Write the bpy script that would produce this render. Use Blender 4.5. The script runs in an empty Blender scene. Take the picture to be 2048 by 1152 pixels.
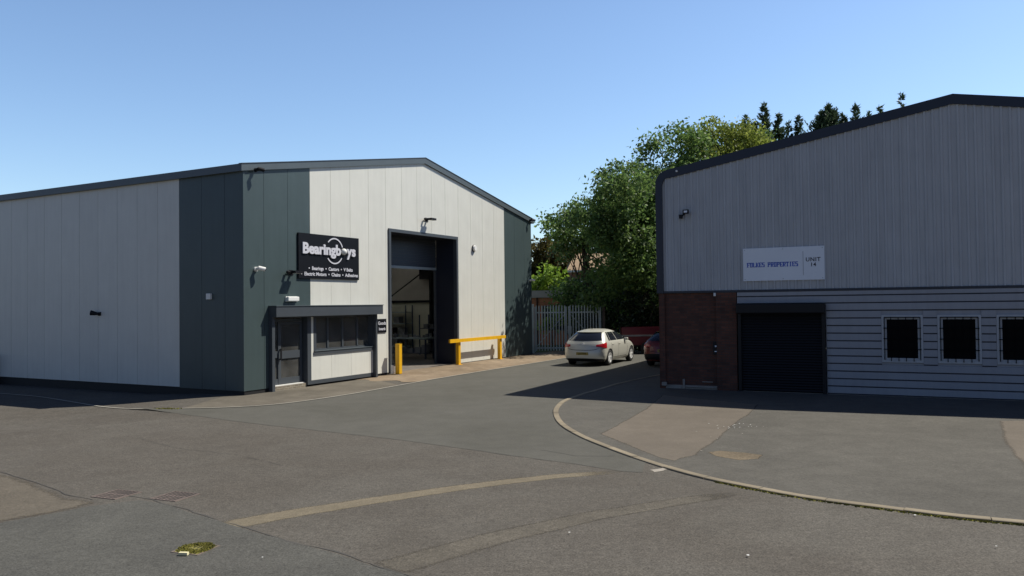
import bpy, bmesh, math, random
from mathutils import Vector, Matrix, noise
random.seed(7)
R = math.radians
scn = bpy.context.scene
col = scn.collection

# ---------------------------------------------------------------- camera
cam_d = bpy.data.cameras.new('camera'); cam = bpy.data.objects.new('camera', cam_d); col.objects.link(cam)
cam_d.sensor_width = 36.0; cam_d.lens = 1598.25 * 36 / 2048; cam_d.clip_start = .1; cam_d.clip_end = 3000
PITCH, ROLL = .0197, -.0116
cr, sr, cp, sp = math.cos(ROLL), math.sin(ROLL), math.cos(PITCH), math.sin(PITCH)
right = Vector((cr, -sr*sp, sr*cp)); down = Vector((sr, cr*sp, -cr*cp)); fwd = Vector((0, cp, sp))
m = Matrix.Identity(4)
for i in range(3):
    m[i][0] = right[i]; m[i][1] = -down[i]; m[i][2] = -fwd[i]
m.translation = Vector((0, 0, 2.5988)); cam.matrix_world = m
scn.camera = cam

# ---------------------------------------------------------------- sky and sun
SUN = Vector((.587, .153, .795)).normalized()
w = bpy.data.worlds.new('World'); scn.world = w; w.use_nodes = True
nt = w.node_tree; bg = nt.nodes['Background']
sky = nt.nodes.new('ShaderNodeTexSky'); sky.sky_type = 'NISHITA'; sky.sun_disc = False
sky.sun_elevation = math.asin(SUN.z); sky.sun_rotation = math.atan2(SUN.x, SUN.y)
sky.air_density = 1.0; sky.dust_density = .6; sky.ozone_density = 1.6
bg.inputs[1].default_value = .10
# a clear summer sky, paler and brighter low down over the far side of the yard, deeper blue overhead and behind
tc = nt.nodes.new('ShaderNodeTexCoord'); sx = nt.nodes.new('ShaderNodeSeparateXYZ'); nt.links.new(tc.outputs['Generated'], sx.inputs[0])
def mr(src, a, b, c, d):
    r = nt.nodes.new('ShaderNodeMapRange'); r.interpolation_type = 'SMOOTHSTEP'; nt.links.new(src, r.inputs[0])
    for i, v in enumerate((a, b, c, d)): r.inputs[i+1].default_value = v
    return r.outputs[0]
fy = mr(sx.outputs[1], -.15, .80, 0, 1); fz = mr(sx.outputs[2], .30, .85, 1, .12)
mm = nt.nodes.new('ShaderNodeMath'); mm.operation = 'MULTIPLY'; nt.links.new(fy, mm.inputs[0]); nt.links.new(fz, mm.inputs[1])
tint = nt.nodes.new('ShaderNodeMix'); tint.data_type = 'RGBA'; nt.links.new(mm.outputs[0], tint.inputs[0])
tint.inputs[6].default_value = (.50, .56, .74, 1); tint.inputs[7].default_value = (1.34, 1.46, 1.58, 1)
pm = nt.nodes.new('ShaderNodeMix'); pm.data_type = 'RGBA'; pm.blend_type = 'MULTIPLY'; pm.inputs[0].default_value = 1
nt.links.new(sky.outputs[0], pm.inputs[6]); nt.links.new(tint.outputs[2], pm.inputs[7]); zf = mr(sx.outputs[2], .35, .9, 1, .5); vm = nt.nodes.new('ShaderNodeVectorMath'); vm.operation = 'SCALE'
nt.links.new(pm.outputs[2], vm.inputs[0]); nt.links.new(zf, vm.inputs['Scale']); nt.links.new(vm.outputs[0], bg.inputs[0])
sun_d = bpy.data.lights.new('sun', 'SUN'); sun_d.energy = 5.0; sun_d.angle = R(.5); sun_d.color = (1, .95, .86)
sun = bpy.data.objects.new('sun', sun_d); col.objects.link(sun); sun.location = (20, 10, 40)
sun.rotation_euler = (-SUN).to_track_quat('-Z', 'Y').to_euler()
scn.view_settings.view_transform = 'Standard'; scn.view_settings.look = 'None'
scn.view_settings.exposure = .14; scn.view_settings.gamma = 1.0
scn.cycles.max_bounces = 6

# ---------------------------------------------------------------- materials
def nodes(name):
    mt = bpy.data.materials.new(name); mt.use_nodes = True
    n = mt.node_tree; return mt, n, n.nodes['Principled BSDF']
def ramp(n, fac, stops):
    r = n.nodes.new('ShaderNodeValToRGB'); n.links.new(fac, r.inputs[0])
    while len(r.color_ramp.elements) < len(stops): r.color_ramp.elements.new(.5)
    for e, (p, c) in zip(r.color_ramp.elements, stops): e.position = p; e.color = (*c, 1)
    return r.outputs[0]
def tex(n, scale, detail=3, rough=.55, vec=None, dist=0):
    t = n.nodes.new('ShaderNodeTexNoise'); t.inputs['Scale'].default_value = scale
    t.inputs['Detail'].default_value = detail; t.inputs['Roughness'].default_value = rough; t.inputs['Distortion'].default_value = dist
    if vec is not None: n.links.new(vec, t.inputs['Vector'])
    return t.outputs['Fac']
def coords(n, scale=None):
    g = n.nodes.new('ShaderNodeTexCoord'); o = g.outputs['Object']
    if scale:
        mp = n.nodes.new('ShaderNodeMapping'); mp.inputs['Scale'].default_value = scale; n.links.new(o, mp.inputs[0]); o = mp.outputs[0]
    return o
def mul(n, a, b, mode='MULTIPLY', f=1.0):
    x = n.nodes.new('ShaderNodeMix'); x.data_type = 'RGBA'; x.blend_type = mode; x.inputs[0].default_value = f
    n.links.new(a, x.inputs[6]); n.links.new(b, x.inputs[7]); return x.outputs[2]
def bump(n, b, h, s, d=.01):
    bp = n.nodes.new('ShaderNodeBump'); bp.inputs['Strength'].default_value = s; bp.inputs['Distance'].default_value = d
    n.links.new(h, bp.inputs['Height']); n.links.new(bp.outputs[0], b.inputs['Normal'])
def g3(v): return (v, v, v)
def paint(name, c, rough=.45, metal=0, var=.06, dirt=.0, spec=.5):
    mt, n, b = nodes(name)
    co = coords(n)
    base = ramp(n, tex(n, 1.3, 4, vec=co), [(.3, tuple(x*(1-var) for x in c)), (.7, tuple(min(1, x*(1+var)) for x in c))])
    gi = n.nodes.new('ShaderNodeNewGeometry')
    isl = ramp(n, gi.outputs['Random Per Island'], [(0, g3(1-var*.7)), (1, g3(1+var*.4))])
    base = mul(n, base, isl)
    if dirt:
        st = coords(n, (2.2, 2.2, .16))
        d = ramp(n, tex(n, 2.6, 6, .65, st), [(.42, g3(1)), (.78, g3(1-dirt))]); base = mul(n, base, d)
    n.links.new(base, b.inputs['Base Color'])
    b.inputs['Roughness'].default_value = rough; b.inputs['Metallic'].default_value = metal
    bump(n, b, tex(n, 1.1, 2, .5, co), .25, .03)
    b.inputs['Specular IOR Level'].default_value = spec
    return mt
def asphalt(name, c, grain=.35, blot=.12, warm=(1, 1, 1), gs=55):
    mt, n, b = nodes(name); co = coords(n)
    f = ramp(n, tex(n, gs, 2, .8, co), [(.3, g3(1-grain)), (.5, g3(1)), (.72, g3(1+grain))])
    f2 = ramp(n, tex(n, gs*.3, 3, .75, co), [(.3, g3(1-grain*.5)), (.7, g3(1+grain*.5))])
    bl = ramp(n, tex(n, .35, 6, .6, co, .6), [(.3, tuple((1-blot)*x for x in warm)), (.7, g3(1+blot))])
    b3 = ramp(n, tex(n, 2.1, 5, .6, co), [(.35, g3(1-blot*.6)), (.65, g3(1+blot*.6))])
    base = n.nodes.new('ShaderNodeRGB'); base.outputs[0].default_value = (*c, 1)
    o = mul(n, mul(n, mul(n, mul(n, base.outputs[0], f), f2), bl), b3)
    v = n.nodes.new('ShaderNodeTexVoronoi'); v.inputs['Scale'].default_value = 9; n.links.new(co, v.inputs['Vector'])
    n.links.new(o, b.inputs['Base Color']); b.inputs['Roughness'].default_value = .9; b.inputs['Specular IOR Level'].default_value = .25
    bump(n, b, tex(n, gs, 2, .8, co), .5, .008)
    return mt
M = {}
M['light'] = paint('pale_cladding', (.67, .668, .60), .40, var=.03, dirt=.08)
M['green'] = paint('slate_green_cladding', (.054, .079, .080), .42, var=.05, dirt=.12)
M['seam'] = paint('seam_shadow_gap', (.10, .10, .095), .8)
M['fascia'] = paint('slate_trim', (.085, .105, .115), .4)
M['frame'] = paint('anthracite_metal', (.060, .070, .080), .42)
M['plinth'] = paint('dark_plinth', (.008, .008, .008), .7)
M['black'] = paint('black_metal', (.008, .008, .010), .5, spec=.3)
M['sign_black'] = paint('black_sign_face', (.006, .007, .010), .5, var=.02, spec=.2)
M['white'] = paint('white_paint', (.78, .78, .74), .45, var=.02)
M['sign_white'] = paint('white_sign_face', (.82, .86, .90), .45, var=.02)
M['sign_letter'] = paint('pale_letters', (.62, .62, .66), .4, var=.02)
M['blue_letter'] = paint('blue_letters', (.01, .08, .52), .5)
M['grey_letter'] = paint('grey_letters', (.03, .035, .05), .5)
M['yellow'] = paint('yellow_paint', (.82, .45, .008), .45, var=.06, dirt=.2)
M['steel'] = paint('galvanised_steel', (.36, .42, .41), .5, metal=.1, var=.15)
M['corr'] = paint('grey_corrugated_sheet', (.49, .505, .51), .5, var=.04, dirt=.18)
M['board'] = paint('grey_horizontal_cladding', (.34, .35, .37), .5, var=.03, dirt=.12)
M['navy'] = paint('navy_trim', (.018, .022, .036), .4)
M['wood'] = paint('brown_post', (.07, .055, .04), .8, var=.2)
M['concrete'] = asphalt('pale_concrete', (.33, .30, .255), .10, .16, gs=40)
M['forecourt'] = asphalt('tan_forecourt', (.22, .172, .120), .12, .25, (1, .93, .82), 30)
M['path'] = asphalt('brown_grey_paving', (.130, .115, .090), .15, .2, gs=40)
M['kerb'] = paint('kerb_stone', (.245, .205, .14), .85, var=.22)
M['kerbl'] = paint('edging_stone', (.36, .34, .29), .8, var=.14)
M['asph'] = asphalt('worn_asphalt', (.100, .092, .078), .46, .12, (1, .96, .93), 42)
M['asph2'] = asphalt('smooth_asphalt', (.099, .096, .083), .16, .10, (1, 1, .97), 60)
M['asph3'] = asphalt('blue_grey_asphalt', (.088, .086, .075), .36, .12, (.98, .98, 1), 42)
M['asph_tan'] = asphalt('tan_asphalt', (.122, .106, .082), .30, .12, gs=42)
M['strip'] = asphalt('tan_strip', (.172, .146, .102), .28, .14, gs=42)
M['strip2'] = asphalt('faint_strip', (.110, .098, .078), .45, .2, gs=42)
M['apron'] = asphalt('apron_asphalt', (.102, .096, .082), .24, .14, gs=45)
M['apron_tan'] = asphalt('apron_light', (.145, .124, .098), .12, .10, gs=45)
M['hole'] = asphalt('pothole_fill', (.165, .132, .088), .35, .2, gs=30)
M['crack'] = paint('crack_tar', (.070, .066, .058), .9)
M['rust'] = paint('rusty_iron', (.16, .125, .105), .8, var=.3)
M['moss'] = paint('moss', (.22, .205, .035), .95, var=.4)
M['yellowed'] = paint('yellow_crusted_iron', (.21, .19, .045), .9, var=.35)
M['chip'] = paint('cream_chip', (.72, .66, .40), .8)
M['bar'] = paint('matt_black_bar', (.003, .003, .004), .8, spec=.1)
M['grass'] = asphalt('rough_grass', (.05, .07, .02), .5, .3, gs=20)
M['rubber'] = paint('tyre_rubber', (.012, .012, .012), .85)
M['cavity'] = paint('dark_cavity', (.006, .006, .006), .9)
M['alloy'] = paint('alloy_rim', (.80, .80, .78), .3, metal=.15)
M['inner'] = paint('inside_lining', (.50, .46, .40), .8, var=.08)
M['block'] = paint('inside_lower_wall', (.60, .57, .44), .8, var=.1)
M['floor_in'] = asphalt('workshop_floor', (.16, .14, .12), .1, .2, gs=20)
M['roof_grey'] = paint('grey_roof_sheet', (.30, .31, .31), .7, var=.1)
M['tile'] = paint('brown_roof_tile', (.35, .25, .15), .8, var=.25)
M['bark'] = paint('bark', (.06, .045, .03), .95, var=.3)
M['rack'] = paint('rack_steel', (.05, .06, .09), .5)
M['crate'] = paint('pale_crates', (.20, .20, .20), .7, var=.5)
M['plate'] = paint('yellow_plate', (.33, .25, .05), .4, var=.02)

def carpaint(name, c, metal=.5):
    mt, n, b = nodes(name)
    b.inputs['Base Color'].default_value = (*c, 1); b.inputs['Metallic'].default_value = metal
    b.inputs['Roughness'].default_value = .38; b.inputs['Coat Weight'].default_value = .7; b.inputs['Coat Roughness'].default_value = .06
    return mt
M['silver'] = carpaint('silver_car_paint', (.62, .61, .53), .25)
M['redcar'] = carpaint('dark_red_car_paint', (.15, .014, .010), .2)
M['redtrail'] = carpaint('maroon_paint', (.13, .008, .014), 0)
def glassy(name, c, rough=.06, spec=.8):
    mt, n, b = nodes(name)
    b.inputs['Base Color'].default_value = (*c, 1); b.inputs['Roughness'].default_value = rough; b.inputs['Specular IOR Level'].default_value = spec
    return mt
M['carglass'] = glassy('dark_car_glass', (.012, .014, .02))
M['lamp_red'] = glassy('red_lens', (.42, .01, .015), .15)
M['screen'] = glassy('dark_window_pane', (.003, .003, .004), .5, .08)
def window_glass():
    mt, n, b = nodes('office_glass')
    tr = n.nodes.new('ShaderNodeBsdfTransparent'); gl = n.nodes.new('ShaderNodeBsdfGlossy'); gl.inputs['Roughness'].default_value = .03
    tr.inputs[0].default_value = (.75, .78, .78, 1)
    mx = n.nodes.new('ShaderNodeMixShader'); fr = n.nodes.new('ShaderNodeFresnel'); fr.inputs[0].default_value = 1.5
    n.links.new(fr.outputs[0], mx.inputs[0]); n.links.new(tr.outputs[0], mx.inputs[1]); n.links.new(gl.outputs[0], mx.inputs[2])
    df = n.nodes.new('ShaderNodeBsdfDiffuse'); df.inputs[0].default_value = (.45, .44, .40, 1); m2 = n.nodes.new('ShaderNodeMixShader')
    n.links.new(ramp(n, tex(n, 1.4, 4, vec=coords(n)), [(.3, g3(.05)), (.7, g3(.16))]), m2.inputs[0]); n.links.new(mx.outputs[0], m2.inputs[1]); n.links.new(df.outputs[0], m2.inputs[2])
    n.links.new(m2.outputs[0], n.nodes['Material Output'].inputs[0]); return mt
M['glass'] = window_glass()
def fill_rooflight():
    mt, n, b = nodes('fill_rooflight'); tl = n.nodes.new('ShaderNodeBsdfTranslucent'); tl.inputs[0].default_value = (.85, .87, .85, 1)
    mx = n.nodes.new('ShaderNodeMixShader'); mx.inputs[0].default_value = .85; b.inputs['Base Color'].default_value = (.5, .5, .48, 1)
    n.links.new(b.outputs[0], mx.inputs[1]); n.links.new(tl.outputs[0], mx.inputs[2]); n.links.new(mx.outputs[0], n.nodes['Material Output'].inputs[0]); return mt
M['fill_rooflight'] = fill_rooflight()  # sheet for the added roof strips that brighten the interior
def brickmat(name, c1, c2, mortar, sc=1.0):
    mt, n, b = nodes(name)
    g = n.nodes.new('ShaderNodeTexCoord'); sx = n.nodes.new('ShaderNodeSeparateXYZ'); n.links.new(g.outputs['Object'], sx.inputs[0])
    ad = n.nodes.new('ShaderNodeMath'); n.links.new(sx.outputs[0], ad.inputs[0]); n.links.new(sx.outputs[1], ad.inputs[1])
    cb = n.nodes.new('ShaderNodeCombineXYZ'); n.links.new(ad.outputs[0], cb.inputs[0]); n.links.new(sx.outputs[2], cb.inputs[1])
    t = n.nodes.new('ShaderNodeTexBrick'); n.links.new(cb.outputs[0], t.inputs['Vector'])
    t.inputs['Scale'].default_value = 1; t.inputs['Brick Width'].default_value = .225*sc; t.inputs['Row Height'].default_value = .075*sc
    t.inputs['Mortar Size'].default_value = .008*sc; t.inputs['Color1'].default_value = (*c1, 1); t.inputs['Color2'].default_value = (*c2, 1); t.inputs['Mortar'].default_value = (*mortar, 1)
    v = ramp(n, tex(n, 3, 4, vec=g.outputs['Object']), [(.3, g3(.8)), (.7, g3(1.15))])
    n.links.new(mul(n, t.outputs[0], v), b.inputs['Base Color']); b.inputs['Roughness'].default_value = .85
    bump(n, b, t.outputs['Fac'], -.4, .01)
    return mt
M['brick'] = brickmat('red_brick', (.15, .055, .032), (.08, .034, .022), (.06, .048, .04))
M['brick_o'] = brickmat('orange_brick', (.36, .14, .06), (.28, .10, .05), (.25, .2, .16))
M['brick_g'] = brickmat('grey_step_brick', (.24, .20, .14), (.18, .15, .11), (.36, .33, .26), .8)
def leafmat(name, c1, c2, c3, trans=.35):
    mt, n, b = nodes(name)
    g = n.nodes.new('ShaderNodeNewGeometry')
    c = ramp(n, g.outputs['Random Per Island'], [(0, c1), (.5, c2), (1, c3)])
    big = ramp(n, tex(n, .45, 3, vec=coords(n)), [(.35, g3(.7)), (.65, g3(1.25))])
    c = mul(n, c, big)
    n.links.new(c, b.inputs['Base Color']); b.inputs['Roughness'].default_value = .5; b.inputs['Specular IOR Level'].default_value = .35
    tl = n.nodes.new('ShaderNodeBsdfTranslucent'); n.links.new(c, tl.inputs[0])
    mx = n.nodes.new('ShaderNodeMixShader'); mx.inputs[0].default_value = trans
    n.links.new(b.outputs[0], mx.inputs[1]); n.links.new(tl.outputs[0], mx.inputs[2])
    n.links.new(mx.outputs[0], n.nodes['Material Output'].inputs[0]); return mt
M['leaf'] = leafmat('green_leaves', (.065, .12, .036), (.125, .21, .055), (.22, .31, .085), .48)
M['leaf_y'] = leafmat('yellow_green_leaves', (.13, .17, .03), (.22, .27, .05), (.34, .38, .09), .45)
M['leaf_b'] = leafmat('bright_leaves', (.12, .22, .02), (.20, .32, .03), (.30, .42, .06))
M['leaf_br'] = leafmat('bronze_leaves', (.07, .055, .015), (.12, .10, .025), (.17, .16, .04))
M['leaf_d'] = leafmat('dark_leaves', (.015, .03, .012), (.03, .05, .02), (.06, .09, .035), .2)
M['needle'] = leafmat('conifer_foliage', (.05, .085, .05), (.08, .13, .07), (.13, .18, .09), .3)

# ---------------------------------------------------------------- helpers
class MB:
    def __init__(s): s.v = []; s.f = []
    def add(s, vs, fs):
        o = len(s.v); s.v += [tuple(x) for x in vs]; s.f += [tuple(i+o for i in f) for f in fs]; return s
    def box(s, x0, x1, y0, y1, z0, z1, zt1=None):
        za, zb = z1, (z1 if zt1 is None else zt1)
        return s.add([(x0,y0,z0),(x1,y0,z0),(x1,y1,z0),(x0,y1,z0),(x0,y0,za),(x1,y0,zb),(x1,y1,zb),(x0,y1,za)],
                     [(0,3,2,1),(4,5,6,7),(0,1,5,4),(1,2,6,5),(2,3,7,6),(3,0,4,7)])
    def prism(s, poly, y0, y1):            # poly in x,z ; extruded along y
        n = len(poly)
        return s.add([(x,y0,z) for x,z in poly]+[(x,y1,z) for x,z in poly],
                     [tuple(range(n)), tuple(range(2*n-1,n-1,-1))]+[(i,i+n,(i+1)%n+n,(i+1)%n) for i in range(n)])
    def flat(s, poly, z0, z1):             # poly in x,y ; extruded along z
        n = len(poly)
        return s.add([(x,y,z0) for x,y in poly]+[(x,y,z1) for x,y in poly],
                     [tuple(range(n-1,-1,-1)), tuple(range(n,2*n))]+[(i,(i+1)%n,(i+1)%n+n,i+n) for i in range(n)])
    def tube(s, p0, p1, r0, r1=None, n=10, caps=True):
        p0, p1 = Vector(p0), Vector(p1); r1 = r0 if r1 is None else r1
        d = (p1-p0).normalized(); a = d.orthogonal().normalized(); b = d.cross(a)
        vs = [p + (a*math.cos(2*math.pi*i/n)+b*math.sin(2*math.pi*i/n))*r for p, r in ((p0,r0),(p1,r1)) for i in range(n)]
        fs = [(i,(i+1)%n,(i+1)%n+n,i+n) for i in range(n)]
        if caps: fs += [tuple(range(n-1,-1,-1)), tuple(range(n,2*n))]
        return s.add(vs, fs)
    def sphere(s, c, r, nu=14, nv=8, sz=1.0):
        vs = []; fs = []
        for j in range(nv+1):
            t = math.pi*j/nv
            for i in range(nu):
                p = 2*math.pi*i/nu; vs.append((c[0]+r*math.sin(t)*math.cos(p), c[1]+r*math.sin(t)*math.sin(p), c[2]+r*sz*math.cos(t)))
        for j in range(nv):
            for i in range(nu): fs.append((j*nu+i, (j+1)*nu+i, (j+1)*nu+(i+1)%nu, j*nu+(i+1)%nu))
        return s.add(vs, fs)
    def build(s, name, mat, parent=None, smooth=False, loc=None, rot=0):
        me = bpy.data.meshes.new(name); me.from_pydata(s.v, [], s.f); me.materials.append(M[mat]); me.update()
        if smooth: me.polygons.foreach_set('use_smooth', [True]*len(me.polygons))
        o = bpy.data.objects.new(name, me); col.objects.link(o)
        if parent is not None: o.parent = parent
        if loc is not None: o.location = loc; o.rotation_euler[2] = rot
        return o
def tag(o, label=None, cat=None, group=None, kind=None):
    if label: o['label'] = label
    if cat: o['category'] = cat
    if group: o['group'] = group
    if kind: o['kind'] = kind
    return o
def thing(name, label, cat, loc=(0,0,0), rot=0, group=None):
    o = bpy.data.objects.new(name, None); o.empty_display_size = .3; col.objects.link(o)
    o.location = loc; o.rotation_euler[2] = rot; return tag(o, label, cat, group)
def copy_tree(o, parent=None):
    c = o.copy(); col.objects.link(c)
    if parent is not None: c.parent = parent
    for ch in [k for k in col.objects if k.parent == o]: copy_tree(ch, c)
    return c
def textmesh(s, size, offset=0.0, extrude=.004, align='CENTER', spacing=1.0, shear=0):
    cu = bpy.data.curves.new('t', 'FONT'); cu.body = s; cu.size = size; cu.offset = offset; cu.extrude = extrude
    cu.align_x = align; cu.space_character = spacing; cu.resolution_u = 3; cu.shear = shear
    o = bpy.data.objects.new('t', cu); col.objects.link(o)
    dg = bpy.context.evaluated_depsgraph_get(); dg.update()
    me = bpy.data.meshes.new_from_object(o.evaluated_get(dg)); mb = MB()
    mb.v = [(v.co.x, -v.co.z, v.co.y) for v in me.vertices]        # standing on the x/z plane, facing -y
    mb.f = [tuple(p.vertices) for p in me.polygons]
    bpy.data.objects.remove(o); bpy.data.curves.remove(cu); bpy.data.meshes.remove(me)
    return mb
def shift(mb, dx, dy, dz, sx=1, sz=1):
    mb.v = [(x*sx+dx, y+dy, z*sz+dz) for x, y, z in mb.v]; return mb
def bevel(o, w=.01, seg=2):
    b = o.modifiers.new('bevel', 'BEVEL'); b.width = w; b.segments = seg; b.limit_method = 'ANGLE'; return o

A = 1.0730; P0 = Vector((-7.8863, 23.4747, 0)); U = Vector((math.cos(A), math.sin(A), 0)); V = Vector((-math.sin(A), math.cos(A), 0))
B = -.4522; P1 = Vector((4.5218, 24.1055, 0)); UR = Vector((math.cos(B), math.sin(B), 0)); VR = Vector((-math.sin(B), math.cos(B), 0))
def LW(x, y, z=0): return P0 + U*x + V*y + Vector((0, 0, z))
def RW(x, y, z=0): return P1 + UR*x + VR*y + Vector((0, 0, z))

# ---------------------------------------------------------------- ground
def sm(t): t = max(0, min(1, t)); return t*t*(3-2*t)
def gz(x, y): return -.14*sm((-8.2-x)/4)*sm((y-15.5)/4)
def ground():
    xs = [-300, -150, -80, -50, -35, -28, -24] + [-22+.8*i for i in range(24)] + [-2, 2, 8, 16, 30, 60, 120, 300]
    ys = [-60, -20, -5, 0, 6, 10, 14] + [15+.8*i for i in range(30)] + [42, 50, 70, 120, 250, 600, 1200]
    mb = MB(); mb.v = [(x, y, gz(x, y)) for y in ys for x in xs]; n = len(xs)
    mb.f = [(j*n+i, j*n+i+1, (j+1)*n+i+1, (j+1)*n+i) for j in range(len(ys)-1) for i in range(n-1)]
    tag(mb.build('ground', 'asph'), kind='structure')
ground()
def jitter(poly, step=.22, amp=.03, closed=True, seed=0):
    out = []; n = len(poly)
    for i in range(n if closed else n-1):
        a, b = Vector((*poly[i], 0)), Vector((*poly[(i+1) % n], 0)); L = (b-a).length; k = max(1, min(60, int(L/step)))
        for j in range(k):
            p = a.lerp(b, j/k); q = p*1.7+Vector((seed*7.3, 0, 0)); nz = noise.noise_vector(q)
            q2 = noise.noise_vector(p*6+Vector((seed, 3, 0)))
            out.append((p.x+nz.x*amp*1.6+q2.x*amp*.5, p.y+nz.y*amp*1.6+q2.y*amp*.5))
    if not closed: out.append(poly[-1])
    return out
def softmat(mat):
    k = mat+'_soft'
    if k in M: return k
    mt = M[mat].copy(); mt.name = M[mat].name+'_worn_edge'; n = mt.node_tree; M[k] = mt
    b = [x for x in n.nodes if x.type == 'BSDF_PRINCIPLED'][0]; out = [x for x in n.nodes if x.type == 'OUTPUT_MATERIAL'][0]
    at = n.nodes.new('ShaderNodeAttribute'); at.attribute_name = 'edge'; nz = tex(n, 9, 5, .75, coords(n)); n2 = tex(n, 60, 2, .8, coords(n))
    a1 = n.nodes.new('ShaderNodeMath'); a1.operation = 'ADD'; n.links.new(nz, a1.inputs[0]); n.links.new(n2, a1.inputs[1])
    a2 = n.nodes.new('ShaderNodeMath'); a2.operation = 'ADD'; n.links.new(a1.outputs[0], a2.inputs[0]); n.links.new(at.outputs['Fac'], a2.inputs[1])
    r = n.nodes.new('ShaderNodeMapRange'); n.links.new(a2.outputs[0], r.inputs[0]); r.inputs[1].default_value = 1.15; r.inputs[2].default_value = 1.75
    tr = n.nodes.new('ShaderNodeBsdfTransparent'); mx = n.nodes.new('ShaderNodeMixShader')
    n.links.new(r.outputs[0], mx.inputs[0]); n.links.new(tr.outputs[0], mx.inputs[1]); n.links.new(b.outputs[0], mx.inputs[2]); n.links.new(mx.outputs[0], out.inputs[0])
    return k
def sheet(name, mat, poly, z, amp=.03, step=.22, seed=0, soft=0):
    if soft:
        p = [Vector(q) for q in jitter(poly, step, amp, True, seed)]; n = len(p)
        area = sum(p[i].x*p[(i+1) % n].y-p[(i+1) % n].x*p[i].y for i in range(n)); sg = 1 if area > 0 else -1
        inn = []
        for i in range(n):
            d = (p[(i+2) % n]-p[i-2]).normalized(); inn.append(p[i]+Vector((-d.y, d.x))*sg*soft)
        me = bpy.data.meshes.new(name); me.from_pydata([(q.x, q.y, z) for q in p]+[(q.x, q.y, z) for q in inn], [], [(i, (i+1) % n, (i+1) % n+n, i+n) for i in range(n)]+[tuple(range(n, 2*n))])
        bm = bmesh.new(); bm.from_mesh(me); bmesh.ops.triangulate(bm, faces=[f for f in bm.faces if len(f.verts) > 4], ngon_method='EAR_CLIP')
        for f in bm.faces:
            f.normal_update()
            if f.normal.z < 0: f.normal_flip()
        bm.to_mesh(me); bm.free()
        at = me.attributes.new('edge', 'FLOAT', 'POINT'); at.data.foreach_set('value', [0.0]*n+[1.0]*n)
        me.materials.append(M[softmat(mat)]); o = bpy.data.objects.new(name, me); col.objects.link(o); return tag(o, kind='structure')
    p = jitter(poly, step, amp, True, seed) if amp else poly
    mb = MB(); mb.v = [(x, y, z) for x, y in p]; mb.f = [tuple(range(len(p)))]
    bm = bmesh.new(); me = bpy.data.meshes.new(name); me.from_pydata(mb.v, [], mb.f); bm.from_mesh(me)
    bmesh.ops.recalc_face_normals(bm, faces=bm.faces)
    bmesh.ops.triangulate(bm, faces=bm.faces, ngon_method='EAR_CLIP')
    for f in bm.faces:
        if f.normal.z < 0: f.normal_flip()
    bm.to_mesh(me); bm.free(); me.materials.append(M[mat])
    o = bpy.data.objects.new(name, me); col.objects.link(o); return tag(o, kind='structure')
def ribbon(name, mat, pts, w, z, amp=0, drape=False, step=.3, seed=1, wvar=0, build=True):
    p = jitter(pts, step, amp, False, seed); mb = MB()
    for i, (x, y) in enumerate(p):
        a = Vector(p[max(0, i-1)]); b = Vector(p[min(len(p)-1, i+1)]); d = (b-a).normalized(); nrm = Vector((-d.y, d.x))
        ww = w*(1+wvar*noise.noise(Vector((x*3, y*3, seed))))*.5
        for s in (1, -1): mb.v.append((x+nrm.x*ww*s, y+nrm.y*ww*s, z+(gz(x, y) if drape else 0)))
    mb.f = [(2*i, 2*i+1, 2*i+3, 2*i+2) for i in range(len(p)-1)]
    return tag(mb.build(name, mat), kind='structure') if build else mb
def curve(pts, n=6):
    out = []
    for i in range(len(pts)-1):
        p0 = Vector(pts[max(0, i-1)]); p1 = Vector(pts[i]); p2 = Vector(pts[i+1]); p3 = Vector(pts[min(len(pts)-1, i+2)])
        for k in range(n):
            t = k/n; q = .5*((2*p1)+(-p0+p2)*t+(2*p0-5*p1+4*p2-p3)*t*t+(-p0+3*p1-3*p2+p3)*t**3); out.append((q.x, q.y))
    out.append(tuple(pts[-1])); return out
KERB = curve([(7.5, 30.6), (6.7, 30.0), (5.33, 28.53), (3.63, 26.01), (2.41, 23.61), (1.45, 21.5), (1.1, 19.98), (.99, 18.65), (1.04, 17.11), (1.3, 15.67), (1.68, 14.4), (2.2, 13.01), (2.75, 11.9), (3.29, 11.19), (3.88, 10.54), (4.57, 10.04), (5.2, 9.59), (5.87, 9.26), (8, 8.2), (11, 6.9), (16, 5.2)])
LLINE = curve([(-20, 28.6), (-17.5, 26.6), (-14.86, 25.02), (-12.78, 23.36), (-10.33, 21.31), (-8.99, 20.68), (-7.56, 20.66), (-6.16, 21.34), (-4.78, 23.44), (-3.66, 25.89), (-1.95, 29.47), (2.2, 37.3), (3.4, 39.6)])
CRACK = [(-10.33, 21.31), (-8.15, 19.58), (-5.9, 17.93), (-4.03, 16.67), (-2.19, 15.45), (-.24, 13.9), (.98, 12.96), (1.63, 12.38), (1.96, 12.26)]
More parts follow.
